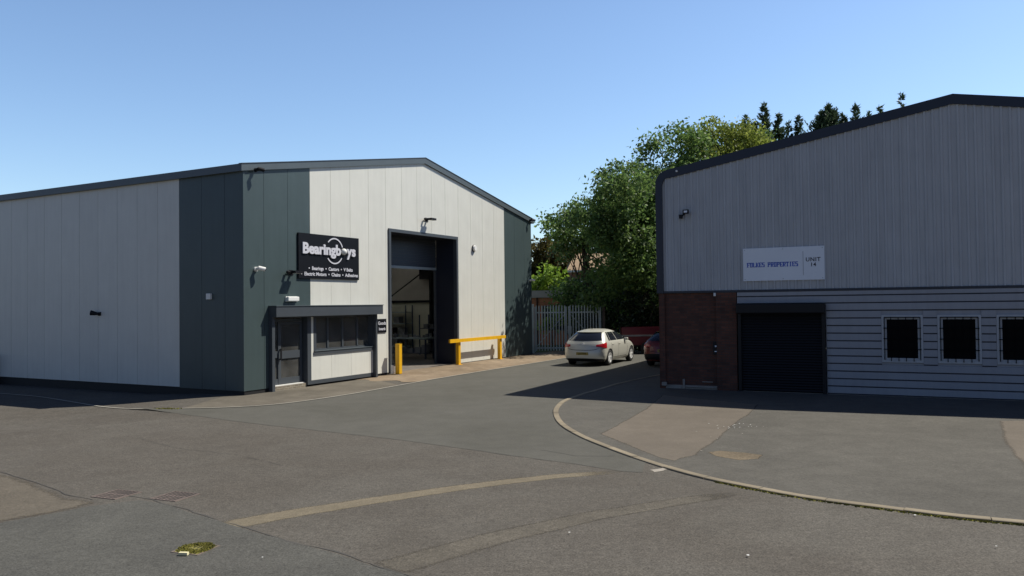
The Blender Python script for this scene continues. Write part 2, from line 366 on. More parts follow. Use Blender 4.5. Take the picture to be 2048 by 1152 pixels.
# forecourt and paths in front of the left building
sheet('smooth_road', 'asph2', CRACK+[(2.1, 12.9)]+[p for p in reversed(KERB) if p[1] > 13 and p[0] < 8]+[(9, 34), (14, 44), (3.4, 41.9), (3.4, 39.6)]+[p for p in reversed(LLINE) if p[0] > -10.2 and p[1] < 39.5], .002, 0)
path_poly = [p for p in LLINE if p[0] > -8.6 and p[1] < 26.3]
sheet('side_path', 'path', path_poly+[(-5.1, 28.5), (-7.85, 23.42), (-8.4, 23.2)], .008, 0)
def to_line(x):                       # distance from the wall plane out to the edging line, at x along the wall
    best = 3.0
    for a, b in zip(LLINE[:-1], LLINE[1:]):
        A_, B_ = Vector((*a, 0))-P0, Vector((*b, 0))-P0; xa, xb = A_.dot(U), B_.dot(U)
        if (xa-x)*(xb-x) <= 0 and xa != xb: return -(A_.dot(V)+(B_.dot(V)-A_.dot(V))*(x-xa)/(xb-xa))
    return best
mb = MB(); n_ = 10; cols_ = [5.0+.4*i for i in range(42)]
for x in cols_:
    L = max(.2, to_line(min(x, 19.2)))
    for j in range(n_+1):
        off = L*j/n_-.04; p = LW(x+(.25*math.sin(j*1.3)+.3*(j/n_) if x == 5.0 else 0), -off); h = .085*sm((x-5.6)/2.5)*(1-sm((off-.2)/max(.3, L-.3)))
        mb.v.append((p.x, p.y, .011+h))
for i in range(len(cols_)-1):
    for j in range(n_): k = i*(n_+1)+j; mb.f.append((k, k+1, k+n_+2, k+n_+1))
tag(mb.build('forecourt', 'forecourt', smooth=True), kind='structure')
ribbon('forecourt_edging', 'kerbl', LLINE, .075, .016, 0, True, .25)
# asphalt repairs
sheet('new_asphalt_patch', 'asph3', [(-5.06, 10.85), (-4.61, 10.59), (-3.94, 10.06), (-3.07, 9.32), (-2.35, 8.79), (-1.69, 8.25), (-1.12, 7.82), (-.6, 7.33), (1.5, 5.4), (3, 3), (-3.4, 2.4), (-8.6, 6.2), (-7.25, 8.76), (-6.61, 9.4), (-6.27, 9.79), (-5.63, 10.53)], .003, .03)
sheet('tan_asphalt_patch', 'asph_tan', [(-13.42, 16.21), (-9.96, 14.17), (-8.21, 12.81), (-7.19, 12.05), (-6.28, 11.22), (-5.56, 10.76), (-5.63, 10.53), (-6.27, 9.79), (-6.61, 9.4), (-7.25, 8.76), (-12, 7), (-17, 12)], .0042, .05, soft=.22)
def soft_strip(name, mat, pts, ws, z, seed):
    p = jitter(pts, .15, .012, False, seed); n = len(p); mb = MB(); vals = []
    for i, (x, y) in enumerate(p):
        a = Vector(p[max(0, i-1)]); b = Vector(p[min(n-1, i+1)]); d = (b-a).normalized(); nr = Vector((-d.y, d.x)); t = i/(n-1); ww = (ws[0]+(ws[1]-ws[0])*t)*.5
        e = min(1, t*30, (1-t)*7)
        for k, v in ((1.25, 0), (.72, e), (-.72, e), (-1.25, 0)): mb.v.append((x+nr.x*ww*k, y+nr.y*ww*k, z)); vals.append(float(v))
    mb.f = [(4*i+j, 4*i+j+1, 4*i+j+5, 4*i+j+4) for i in range(n-1) for j in range(3)]
    o = mb.build(name, softmat(mat)); at = o.data.attributes.new('edge', 'FLOAT', 'POINT'); at.data.foreach_set('value', vals); tag(o, kind='structure')
soft_strip('filled_trench', 'strip', [(-3.52, 9.50), (-2.65, 10.18), (-1.55, 10.91), (-.57, 11.5), (.54, 12.03), (1.68, 12.36)], (.40, .24), .0010, 3)
soft_strip('faint_trench', 'strip2', [(-1.3, 7.9), (-.16, 8.98), (1.04, 9.85), (2.3, 10.55), (3.1, 10.9)], (.46, .26), .0012, 4)
ribbon('road_crack', 'crack', CRACK, .018, .0032, .035, False, .12, 2, 1.6)
ribbon('road_crack', 'crack', [(-5.43, 11.21), (-4.93, 10.87), (-3.96, 10.11), (-3.08, 9.36), (-2.1, 8.65), (-1.12, 7.82), (-.6, 7.33), (1.5, 5.4)], .020, .0038, .035, False, .10, 5, 1.5)
ribbon('road_crack', 'crack', [(-8.6, 13.1), (-8.21, 12.85), (-7.19, 12.08), (-6.28, 11.25), (-5.72, 10.9)], .016, .0054, .03, False, .12, 6, .9)
ribbon('road_crack', 'crack', [(.46, 14.23), (1.04, 13.64), (1.71, 13.59)], .016, .0044, .03, False, .12, 7, .9)
ribbon('road_crack', 'crack', [(-7.6, 16.1), (-6.3, 14.9), (-4.9, 14.1), (-3.8, 13.1)], .010, .0026, .05, False, .12, 8, 1.6)
sheet('pale_cement_patch', 'concrete', [(2.1, 12.43), (2.38, 12.62), (2.46, 12.53), (2.3, 12.34), (2.14, 12.24)], .0040, .02, .1, soft=.05)
def splat(cx, cy, n, spread, z, seed):
    rnd = random.Random(seed); mb = MB()
    for _ in range(n):
        x = cx+rnd.gauss(0, spread); y = cy+rnd.gauss(0, spread); r = rnd.uniform(.006, .022); k = 7
        b = len(mb.v); mb.v += [(x+r*rnd.uniform(.6, 1.2)*math.cos(i*6.283/k), y+r*rnd.uniform(.6, 1.2)*math.sin(i*6.283/k), z) for i in range(k)]; mb.f.append(tuple(range(b, b+k)))
    return mb
# raised apron of the right-hand unit with its kerb
AP = .012
def off_line(pts, d):
    out = []
    for i, p in enumerate(pts):
        a = Vector(pts[max(0, i-1)]); b = Vector(pts[min(len(pts)-1, i+1)]); t = (b-a).normalized(); out.append((p[0]-t.y*d, p[1]+t.x*d))
    return out
sheet('apron', 'apron', off_line(KERB, .05)+[(40, 2), (40, 20), (8.5, 33)], AP, 0)
sheet('apron_light_patch', 'apron_tan', [(1.68, 15.77), (3.2, 19.51), (4.17, 22.4), (6.16, 20.01), (5.55, 18.6), (4.7, 16.9), (4.05, 15.5), (3.87, 15.04), (3.62, 14.55), (3.35, 14.1), (3.09, 13.51), (2.75, 13.2), (2.6, 13.03), (2.40, 13.3), (2.05, 14.48)], AP+.0012, .02, soft=.10)
sheet('apron_light_patch', 'apron_tan', [(10.2, 16.9), (8.9, 14.6), (8.48, 13.72), (7.9, 12.6), (7.6, 11.9), (7.18, 11.3), (7.5, 10.1), (14, 8.5), (24, 12), (12.24, 17.0)], AP+.0012, .04, soft=.12)
sheet('pothole_fill', 'hole', [(3.33, 13.81), (3.57, 13.89), (4.21, 13.44), (4.02, 13.11), (3.67, 13.05), (3.32, 13.41)], AP+.0024, .05, .1, soft=.05)
tag(splat(4.55, 16.55, 26, .22, AP+.0095, 1).build('paint_spots', 'white'), kind='structure')
tag(splat(4.3, 14.9, 8, .9, AP+.0105, 5).build('paint_spots', 'kerbl'), kind='structure')
mb = splat(5.0, 8.3, 1, .05, .0035+.02, 3)
for x, y, k in ((3.6, 7.25, 2), (3.95, 6.95, 1), (.6, 9.1, 1), (2.3, 8.2, 1), (4.8, 9.6, 1), (-2.6, 8.3, 1)): q = splat(x, y, k, .03, .022, int(x*10)); mb.add(q.v, q.f)
tag(mb.build('pale_grit_specks', 'white'), kind='structure')
def kerb():
    mb = MB(); L = 0; pts = KERB; dist = [0]
    for i in range(1, len(pts)): dist.append(dist[-1]+(Vector(pts[i])-Vector(pts[i-1])).length)
    def at(s):
        for i in range(1, len(pts)):
            if dist[i] >= s: t = (s-dist[i-1])/(dist[i]-dist[i-1]); return Vector(pts[i-1]).lerp(Vector(pts[i]), t)
        return Vector(pts[-1])
    s = 0; rnd = random.Random(3)
    while s < dist[-1]-.3:
        e = min(s+.92, dist[-1]); k = 3; dz = rnd.uniform(-.004, .004); o = len(mb.v)
        for j in range(k+1):
            q = at(s+.006+(e-s-.012)*j/k); d = (at(min(dist[-1], q_s(s, e, j, k)+.05))-at(max(0, q_s(s, e, j, k)-.05))).normalized(); nr = Vector((-d.y, d.x))
            for wy, zz in ((-.062, -.05), (-.062, AP+.006+dz), (-.052, AP+.013+dz), (.062, AP+.013+dz), (.062, -.05)):
                p = q+nr*wy; mb.v.append((p.x, p.y, zz))
        for j in range(k):
            for i in range(4): mb.f.append((o+j*5+i, o+(j+1)*5+i, o+(j+1)*5+i+1, o+j*5+i+1))
        mb.f.append(tuple(o+i for i in range(5))); mb.f.append(tuple(o+k*5+i for i in (4, 3, 2, 1, 0)))
        s = e
    tag(mb.build('kerb', 'kerb'), kind='structure')
def q_s(s, e, j, k): return s+(e-s)*j/k
kerb()
def tufts(pts, n, spread, h, seed, z=.0):
    rnd = random.Random(seed); mb = MB()
    for _ in range(n):
        a = rnd.randrange(len(pts)-1); p = Vector(pts[a]).lerp(Vector(pts[a+1]), rnd.random()); x = p.x+rnd.gauss(0, spread); y = p.y+rnd.gauss(0, spread)
        r = rnd.uniform(.008, .03); an = rnd.uniform(0, 6.28); dx, dy = r*math.cos(an), r*math.sin(an); zz = z+gz(x, y); t = rnd.uniform(.3, 1)*h
        mb.add([(x-dx, y-dy, zz), (x+dx, y+dy, zz), (x+dx*.5+rnd.gauss(0, .01), y+dy*.5+rnd.gauss(0, .01), zz+t), (x-dx, y-dy, zz+t*.6)], [(0, 1, 2, 3)])
    return mb
tag(tufts([(2.9, 11.55), (3.25, 11.1), (3.86, 10.44), (4.55, 9.93), (5.18, 9.49), (5.85, 9.15), (8, 8.1)], 900, .022, .022, 4).build('kerb_moss', 'moss'), 'patchy yellow moss along the foot of the kerb', 'moss', kind='stuff')
tag(tufts([(-9.3, 20.75), (-8.9, 20.55), (-8.6, 20.55)], 180, .04, .05, 6).build('edging_moss', 'moss'), 'small patch of yellow moss on the pale edging near the shaded corner', 'moss', kind='stuff')
# drain covers
def grate(label, x, y, ang, size, mossy=False):
    t = thing('drain_cover', label, 'drain cover', (x, y, .0035), ang, None if mossy else 'rusty drain covers set in the asphalt')
    h = size/2; gm = 'yellowed' if mossy else 'rust'
    MB().box(-h, h, -h, h, -.015, .0022).build('black_pit_plate', 'cavity', t)  # flat black plate painted as the unlit depth below the slats
    f = MB(); b = .018
    for a in ((-h-b, h+b, -h-b, -h), (-h-b, h+b, h, h+b), (-h-b, -h, -h, h), (h, h+b, -h, h)): f.box(*a, -.01, .0055)
    f.build('frame', 'rust', t)
    s = MB(); n = 7
    for i in range(n):
        yy = -h+(i+.5)*size/n
        s.box(yy-.011, yy+.011, -h, -.015, -.004, .0045); s.box(yy-.011+.02, yy+.011+.02, .015, h-.001, -.004, .0045)
    s.box(-h, h, -.015, .015, -.004, .005)
    s.build('grating', gm, t)
    if mossy:
        rnd = random.Random(9); mm = MB()
        for _ in range(3000):
            px, py = rnd.uniform(-h*1.25, h*1.25), rnd.uniform(-h*1.2, h*1.2)
            if (px/h)**2+(py/h)**2*1.6 < .50+rnd.uniform(-.25, .25): continue
            if (px/h)**2+(py/h)**2 > 1.25+rnd.uniform(-.35, .2): continue
            r = rnd.uniform(.006, .014); a = rnd.uniform(0, 6.28); dx, dy = r*math.cos(a), r*math.sin(a)
            mm.add([(px-dx, py-dy, .006), (px+dx, py+dy, .008), (px+dx+.004, py+dy+.006, .014+rnd.random()*.02), (px-dx, py-dy+.006, .012)], [(0, 1, 2, 3)])
        tag(mm.build('moss_fringe', 'moss', t), kind='stuff')
    return t
grate('rusty iron drain cover nearer the left edge of the yard, on the light patch corner', -5.55, 11.2, R(-22), .42)
grate('rusty iron drain cover beside the crack, the right one of the far pair', -4.67, 11.05, R(-22), .42)
grate('yellow crusted drain cover fringed with moss, nearest of the drain covers', -3.43, 8.64, R(-20), .32, True)
tag(MB().box(-.048, .048, -.02, .02, 0, .028).build('stone_chip', 'chip', loc=(-3.47, 8.42, .010), rot=-.1), 'small white block lying at the edge of the mossy drain cover', 'stone')

# ---------------------------------------------------------------- left warehouse
W = 18.637; ZE = 6.807; ZR = 8.414; LEN = 42.0
root = thing('warehouse', 'pale panelled warehouse with slate green corner bands and open loading door', 'warehouse', P0, A)
def rake(x, d=0): return (ZE+(ZR-ZE)*(1-abs(x-W/2)/(W/2)))-d
def columns(edges, seams, z0, ztop, opens, gap=.010, y0=0., y1=.08, axis='x'):
    mb = MB()
    es = sorted(set([round(e, 4) for e in edges]))
    for a, b in zip(es[:-1], es[1:]):
        aa = a+gap/2 if any(abs(a-s) < 1e-3 for s in seams) else a
        bb = b-gap/2 if any(abs(b-s) < 1e-3 for s in seams) else b
        segs = [(z0, None)]
        for (o0, o1, oz0, oz1) in opens:
            if a >= o0-1e-3 and b <= o1+1e-3: segs = ([(z0, oz0)] if oz0 > z0 else [])+[(oz1, None)]
        for s0, s1 in segs:
            t0 = ztop(a) if s1 is None else s1; t1 = ztop(b) if s1 is None else s1
            if axis == 'x': mb.box(aa, bb, y0, y1, s0, t0, t1)
            else: mb.add([(x, y, z) for x, y, z in ((y0, aa, s0), (y0, bb, s0), (y1, bb, s0), (y1, aa, s0), (y0, aa, t0), (y0, bb, t1), (y1, bb, t1), (y1, aa, t0))],
                         [(0, 1, 2, 3), (7, 6, 5, 4), (4, 5, 1, 0), (5, 6, 2, 1), (6, 7, 3, 2), (7, 4, 0, 3)])
    return mb
fs = [.8038+k for k in range(18)]
OPF = [(1.0, 6.09, 0, 2.29), (6.94, 11.70, 0, 5.45)]
cut = [1.0, 6.09, 6.94, 11.70, W/2]
zt = lambda x: rake(x, .19)
columns([.08, 2.8038]+[s for s in fs if s < 2.8]+[1.0], fs, .12, zt, OPF).build('corner_panels', 'green', root)
columns([2.8038, 15.8038]+[s for s in fs if 2.8 < s < 15.81]+[c for c in cut if c > 2.8], fs, .12, zt, OPF).build('gable_panels', 'light', root)
columns([15.8038, W-.08]+[s for s in fs if s > 15.8], fs, .12, zt, OPF).build('corner_panels', 'green', root)
columns([.1, 1.0, 6.09, 6.94, 11.70, W/2, W-.1], [], .1, lambda x: rake(x, .25), OPF, 0, .0805, .11).build('seam_backing', 'seam', root)
ss = [.775+k for k in range(42)]
columns([0.0, 2.775]+[s for s in ss if s < 2.7], ss, .12, lambda y: ZE-.2, [], .010, 0, .08, 'y').build('side_corner_panels', 'green', root)
columns([2.775, LEN]+[s for s in ss if 2.7 < s < LEN], ss, .145, lambda y: ZE-.2, [], .010, 0, .08, 'y').build('side_panels', 'light', root)
MB().box(.0805, .11, .12, LEN, -.3, ZE-.25).build('seam_backing', 'seam', root)
MB().box(W-.11, W, .08, 22, -.1, ZE-.2).build('far_side_wall', 'light', root)
MB().box(W-.15, W-.1105, .12, 22, 2.8, ZE-.2).build('inside_upper_lining', 'inner', root)
MB().box(W-.24, W-.1105, .12, 22, 0, 2.78).build('inside_lower_wall', 'block', root)
mb = MB().box(.11, W-.11, 22, 22.1, -.2, ZE); mb.prism([(.11, ZE), (W-.11, ZE), (W/2, ZR-.05)], 22, 22.1); mb.build('rear_partition', 'inner', root)
for xa, xb in ((.03, .975), (6.09, 6.93), (11.7, W-.02)): MB().box(xa, xb, .02, .1, -.3, .13).build('plinth', 'plinth', root)
MB().box(.03, .1, .1, LEN, -.5, .16).build('plinth', 'plinth', root)
MB().box(6.9, W-.12, -.02, 21.9, -.05, .092).box(.15, 6.88, 3.2, 21.9, -.05, .092).build('workshop_floor', 'floor_in', root)
# rake trims and eaves
fa = MB()
for s in (0, 1):
    P = [(-.12, ZE), (W/2, ZR+.02), (W/2, ZR-.21), (-.12, ZE-.215)]
    if s: P = [(W-x, z) for x, z in reversed(P)]
    fa.prism(P, -.07, .0)
fa.build('rake_trim', 'fascia', root)
lip = MB()
for s in (0, 1):
    P = [(-.14, ZE+.012), (W/2, ZR+.035), (W/2, ZR+.015), (-.14, ZE-.008)]
    if s: P = [(W-x, z) for x, z in reversed(P)]
    lip.prism(P, -.09, .03)
lip.build('trim_capping', 'frame', root)
MB().box(-.12, -.001, .002, LEN, ZE-.215, ZE).build('side_gutter', 'fascia', root)
MB().box(W+.001, W+.12, .002, LEN-20, ZE-.215, ZE).build('side_gutter', 'fascia', root)
for s in (0, 1):
    P = [(-.05, ZE-.02), (W/2, ZR), (W/2, ZR-.08), (-.05, ZE-.10)]
    if s: P = [(W-x, z) for x, z in reversed(P)]
    rf = MB().prism(P, .03, 5.0).prism(P, 6.6, 12).prism(P, 13.6, LEN); rf.build('roof', 'roof_grey', root)
    for ya in (5.0, 12.0): MB().prism(P, ya, ya+1.6).build('added_roof_light', 'fill_rooflight', root)  # made-up translucent roof strips, added to bring daylight into the workshop
MB().box(-.012, .05, -.012, -.0005, .12, ZE-.2).box(-.012, -.0005, -.0005, .05, .12, ZE-.2).build('corner_trim', 'green', root)
# entrance front : canopy, posts, door and window
MB().box(.985, 6.19, -.32, -.001, 2.28, 2.60).build('canopy', 'frame', root)
MB().box(.965, 6.21, -.34, -.001, 2.601, 2.625).build('canopy_capping', 'fascia', root)
for xa, xb in ((.985, 1.10), (6.0, 6.09)): MB().box(xa, xb, -.14, -.001, .0, 2.279).build('canopy_post', 'frame', root)
sr_ = MB().box(2.66, 2.83, .0, .26, .06, 2.285).box(2.83, 6.085, .0, .2, .06, .19)
sr_.build('entrance_surround', 'frame', root)
MB().box(1.0, 2.66, .28, .34, 0, 2.29).build('porch_lining', 'cavity', root) if False else None
MB().box(1.0, 2.66, 0, .3, 2.24, 2.285).box(1.0, 1.06, .0, .26, .0, 2.24).build('porch_lining', 'frame', root)
lp = columns([2.83, 3.8038, 4.8038, 5.8038, 6.0], fs, .19, lambda x: 1.0, [], .010, -.0, .08); lp.box(2.83, 2.93, 0, .08, 1.0, 2.25)
lp.build('lower_panels', 'light', root)
MB().box(1.08, 2.66, .05, .5, 0, .13).build('door_step', 'brick_g', root)
MB().box(1.2, 2.62, .10, .24, .13, .155).build('door_sill', 'white', root)
door = MB().box(1.30, 1.40, .2, .27, .155, 2.2).box(1.40, 2.62, .2, .27, 2.12, 2.2).box(1.40, 1.58, .2, .27, .155, .34).box(1.40, 1.55, .2, .27, 1.0, 1.2)
d_ = door.build('door_frame', 'frame', root)
lf = MB().box(1.56, 1.68, .19, .25, .17, 2.11).box(2.52, 2.62, .19, .25, .17, 2.11).box(1.68, 2.52, .19, .25, .17, .36).box(1.68, 2.52, .18, .25, .96, 1.20).box(1.68, 2.52, .19, .25, 2.02, 2.11)
leaf = lf.build('door', 'frame', root)
MB().box(1.68, 2.52, .215, .225, .36, .96).box(1.68, 2.52, .215, .225, 1.2, 2.02).build('pane', 'glass', leaf)
MB().box(1.60, 1.64, .11, .14, .92, 1.28).box(1.60, 1.64, .14, .19, .94, .97).box(1.60, 1.64, .14, .19, 1.23, 1.26).build('handle', 'black', leaf)
MB().box(1.40, 1.555, .235, .245, .34, 1.0).box(1.40, 1.555, .235, .245, 1.2, 2.12).build('side_pane', 'glass', d_)
wf = MB().box(2.93, 3.07, .0, .22, 1.12, 2.28).box(5.97, 6.085, .0, .22, 1.12, 2.28).box(2.93, 6.05, -.03, .24, 1.0, 1.115)
wf.box(3.07, 5.97, .16, .22, 1.115, 1.19).box(3.07, 5.97, .16, .22, 2.20, 2.28)
for x in (3.80, 4.55, 5.33): wf.box(x-.035, x+.035, .15, .22, 1.19, 2.20)
win = wf.build('window', 'frame', root)
MB().box(3.07, 5.97, .185, .195, 1.19, 2.20).build('pane', 'glass', win)
MB().box(2.95, 6.03, -.05, .15, 1.1155, 1.135).build('sill', 'fascia', win)
# office room behind the glass
MB().box(1.0, 6.3, 1.5, 1.6, 0, 2.5).box(6.3, 6.4, .12, 1.6, 0, 2.5).box(.9, 1.0, .12, 1.6, 0, 2.5).box(.9, 6.4, .12, 1.6, 2.5, 2.6).box(2.60, 2.66, .5, 1.5, 0, 2.5).build('office_room', 'inner', root)
MB().box(3.1, 5.8, .30, .8, .74, .78).box(3.1, 3.15, .3, .8, .02, .74).box(5.75, 5.8, .3, .8, .02, .74).build('office_desk', 'wood', root)
# loading door
fr = MB().box(6.94, 7.06, -.05, .12, .0, 5.45).box(11.58, 11.70, -.05, .12, .0, 5.45).box(7.06, 11.58, -.05, .12, 5.33, 5.45)
fr.build('loading_door_frame', 'frame', root)
for bb in ((11.60, 11.68, .02, 5.45), (6.96, 7.04, .02, 5.45), (7.04, 11.60, 5.34, 5.42)): MB().box(bb[0], bb[1], .125, 1.0, bb[2], bb[3]).build('door_reveal', 'navy', root)
sh = MB()
for i in range(17): z = 4.17+i*.072; sh.prism([(7.06, z), (7.06, z+.068), (11.58, z+.068), (11.58, z)], 1.02-(.012 if i % 2 else 0), 1.05)
sh.build('roller_shutter', 'frame', root)
MB().box(7.06, 11.58, .985, 1.055, 4.06, 4.165).build('shutter_bottom_rail', 'steel', root)
for xa in (11.50, 7.06): MB().box(xa, xa+.08, .98, 1.08, .02, 4.06).build('shutter_guide', 'frame', root)
# steel frame inside
for y in (1.6, 5.65, 11.5, 17.0):
    MB().box(W-.62, W-.27, y, y+.14, .022, ZE-.3).box(W-.64, W-.25, y+.141, y+.75, 3.95, ZE-.3).build('portal_column', 'black', root)
MB().box(W-.33, W-.245, .2, 21.9, 2.72, 2.84).build('wall_rail', 'black', root)
MB().tube((W-.5, 8.8, 2.80), (W-.5, 6.35, 4.28), .035).build('wall_brace', 'black', root)
# things inside the workshop
def rackthing(x, y, label, n=4, wdt=1.6, dep=.6, h=2.5):
    t = thing('storage_rack', label, 'rack', LW(x, y, .092), A)
    for a in (0, dep):
        for b in (0, wdt): MB().box(a, a+.05, b, b+.05, 0, h).build('upright', 'rack', t)
    for i in range(n): MB().box(0, dep+.05, .05, wdt, .3+i*.6, .34+i*.6).build('shelf', 'steel', t)
    return t
rackthing(17.6, 7.0, 'dark steel storage rack against the far wall inside the loading door')
def carton(label, x, y, z, sx, sy, sz, mat, rot=0):
    o = MB().box(-sx/2, sx/2, -sy/2, sy/2, 0, sz).add([(-sx/2-.002, -.03, sz+.001), (sx/2+.002, -.03, sz+.001), (sx/2+.002, .03, sz+.001), (-sx/2-.002, .03, sz+.001)], [(0, 1, 2, 3)]).build('carton', mat, loc=LW(x, y, z), rot=A+rot)
    tag(bevel(o, .008), label, 'box', 'cartons stored in the workshop')
for i, (y, z) in enumerate(((7.35, .432), (7.8, .432), (8.2, .432), (7.4, 1.032), (8.1, 1.032), (7.7, 1.632))):
    carton(['dull carton on the bottom shelf of the rack, nearest the loading door', 'dull carton on the bottom shelf of the rack, middle one', 'dull carton on the bottom shelf of the rack, farthest in', 'carton on the second rack shelf nearest the door', 'carton on the second rack shelf farther in', 'single carton on the third rack shelf'][i], 17.9, y, z, .4, .32, .35, 'crate' if i % 2 else 'wood')
def stillage():
    t = thing('parts_trolley', 'stepped trolley piled with parts beside the workshop column', 'trolley', LW(16.3, 4.3, .092), A)
    f = MB()
    for a in (0, .8):
        for b in (0, .9): f.box(a, a+.05, b, b+.05, 0, 2.0 if b else 1.3)
    for z in (.2, .75, 1.3): f.box(0, .85, 0, .95, z, z+.03)
    f.build('frame', 'rack', t)
    rnd = random.Random(5)
    for z in (.23, .78, 1.33):
        for k in range(5): x, y = rnd.uniform(.05, .6), rnd.uniform(.05, .7); MB().box(x, x+rnd.uniform(.1, .25), y, y+rnd.uniform(.1, .25), z+.001*k, z+rnd.uniform(.1, .4)).build('load', 'crate', t)
stillage()
def bench():
    t = thing('workbench', 'long low workbench covered with tools inside the open loading door', 'workbench', LW(13.5, 2.9, .092), A)
    MB().box(0, .75, 0, 2.6, .92, .98).build('bench_top', 'steel', t)
    for a in (.02, .67):
        for b in (.02, 2.52): MB().box(a, a+.06, b, b+.06, 0, .92).build('leg', 'rack', t)
    MB().box(.05, .7, .05, 2.5, .25, .28).build('lower_shelf', 'rack', t)
    rnd = random.Random(15)
    for k in range(12): x, y = rnd.uniform(.05, .55), .05+k*.19; MB().box(x, x+rnd.uniform(.05, .2), y, y+rnd.uniform(.05, .17), .981, .981+rnd.uniform(.05, .22)).build('tool', 'crate', t)
    for k in range(6): x, y = rnd.uniform(.1, .35), .1+k*.4; MB().box(x, x+.28, y, y+.3, .281, .281+rnd.uniform(.15, .4)).build('crate', 'crate', t)
bench()

# ---------------------------------------------------------------- things on the left warehouse
def sign_main():
    t = thing('shop_sign', 'large black sign board with pale bearing shop lettering beside the door', 'sign', LW(2.22, 0, 3.49), A)
    w_, h_ = 2.97, 1.46
    MB().box(0, w_, -.055, -.005, 0, h_).build('board', 'sign_black', t)
    cx = w_/2
    mb = textmesh('Bearingb', .48, .019, .02, 'LEFT', 1.0); shift(mb, .17, -.075, .80)
    x1 = max(v[0] for v in mb.v); mb.v = [(.17+(x-.17)*(1.99-.14)/(x1-.17)-.03, y, z+.02) for x, y, z in mb.v]
    m2 = textmesh('ys', .48, .019, .02, 'LEFT', 1.06); shift(m2, 0, -.075, .80)
    x0_, x1_ = min(v[0] for v in m2.v), max(v[0] for v in m2.v); m2.v = [(2.28+(x-x0_)*(2.75-2.28)/(x1_-x0_), y, z+.02) for x, y, z in m2.v]
    mb.add(m2.v, m2.f); mb.build('title_letters', 'sign_letter', t)
    MB().sphere((2.145, -.075, .95), .112, 16, 10).build('ball_letter', 'white', t, True)
    ring = MB(); cxr, czr, rr = 1.69, .95, .42
    for a0, a1 in ((20, 138), (218, 330)):
        n = 24
        for i in range(n):
            p, q = R(a0+(a1-a0)*i/n), R(a0+(a1-a0)*(i+1)/n)
            ring.add([(cxr+r*math.cos(a), y, czr+r*math.sin(a)) for y in (-.056, -.072) for r, a in ((rr-.022, p), (rr+.022, p), (rr+.022, q), (rr-.022, q))], [(4, 5, 6, 7), (0, 1, 5, 4), (2, 3, 7, 6)])
    ring.build('ring', 'sign_letter', t)
    for s, z, x0, x1 in (('•  Bearings  •  Castors  •  V Belts', .285, .45, 2.62), ('•  Electric Motors  •  Chains  •  Adhesives', .10, .10, 2.90)):
        q = textmesh(s, .16, .004, .004, 'LEFT'); a, b = min(v[0] for v in q.v), max(v[0] for v in q.v)
        q.v = [(x0+(x-a)*(x1-x0)/(b-a), y-.060, zz+z) for x, y, zz in q.v]; q.build('small_letters', 'sign_letter', t)
sign_main()
t = thing('goods_sign', 'small black two line sign on the wall beside the loading door', 'sign', LW(6.235, 0, 1.60), A)
MB().box(0, .52, -.03, -.004, 0, .50).build('board', 'sign_black', t)
mb = textmesh('Goods', .17, .003, .004); shift(mb, .26, -.035, .29); q = textmesh('Inwards', .15, .003, .004); shift(q, .26, -.035, .09, .8); mb.add(q.v, q.f); mb.build('letters', 'sign_letter', t)
def dome(label, loc, rot, group=None, s=1.0, mat='white'):
    t = thing('security_camera', label, 'security camera', loc, rot, group)
    MB().tube((0, 0, 0), (0, -.05*s, 0), .07*s, n=14).tube((0, -.05*s, 0), (0, -.14*s, .02*s), .05*s, .06*s, n=12).build('mount', mat, t)
    MB().tube((-.02*s, -.14*s, .04*s), (.14*s, -.26*s, -.01*s), .06*s, .065*s, n=14).build('body', mat, t)
    MB().tube((.14*s, -.26*s, -.01*s), (.155*s, -.27*s, -.015*s), .04*s, n=12).build('lens', 'black', t)
    return t
dome('white bullet camera on the green corner band beside the entrance', LW(.46, 0, 3.72), A)
dome('white bullet camera near the far right corner of the pale warehouse', LW(18.39, 0, 3.75), A, s=.8)
dome('small black camera under the roof trim at the near corner of the warehouse', LW(.41, -.07, 6.68), A, s=.9, mat='black')
dome('small black camera under the roof trim at the far right corner of the warehouse', LW(18.30, -.07, 6.72), A, s=.9, mat='black')
def flood(label, loc, rot, tilt=.2):
    t = thing('floodlight', label, 'floodlight', loc, rot)
    MB().box(-.04, .04, -.17, 0, -.02, .02).box(-.09, .09, -.02, 0, -.08, .08).build('bracket', 'black', t)
    MB().box(-.17, .17, -.36, -.18, -.03, .05).build('housing', 'black', t)
    MB().box(-.14, .14, -.34, -.20, -.036, -.0305).build('lens', 'white', t)
    MB().tube((-.22, -.06, .02), (-.22, -.16, -.02), .05, n=10).box(-.22, 0, -.05, -.03, -.01, .02).build('sensor', 'black', t)
    return t
flood('black floodlight on an arm above the open loading door', LW(9.45, 0, 5.98), A)
flood('black floodlight on an arm beside the lower left of the black sign', LW(1.93, 0, 3.66), A)
t = thing('emergency_light', 'white oblong bulkhead light above the entrance canopy', 'light', LW(1.93, 0, 2.76), A)
MB().box(-.25, .25, -.03, -.002, -.01, .15).build('back_plate', 'white', t); bevel(MB().box(-.24, .24, -.13, -.031, 0, .14).build('diffuser', 'white', t), .02)
t = thing('alarm_siren', 'round white alarm siren on the pale wall right of the loading door', 'alarm', LW(13.03, 0, 5.04), A)
MB().tube((0, -.001, 0), (0, -.05, 0), .15, n=20).build('base', 'black', t); MB().tube((0, -.051, 0), (0, -.12, 0), .14, .11, n=20).build('cover', 'white', t)
tag(bevel(MB().box(-.08, -.001, -.09, .09, -.09, .09).build('junction_box', 'white', loc=LW(0, 1.415, 2.925), rot=A), .01), 'small white junction box on the shaded dark end band', 'box')
t = thing('wall_lamp', 'small black spotlight on the shaded pale side wall', 'lamp', LW(0, 6.67, 2.42), A)
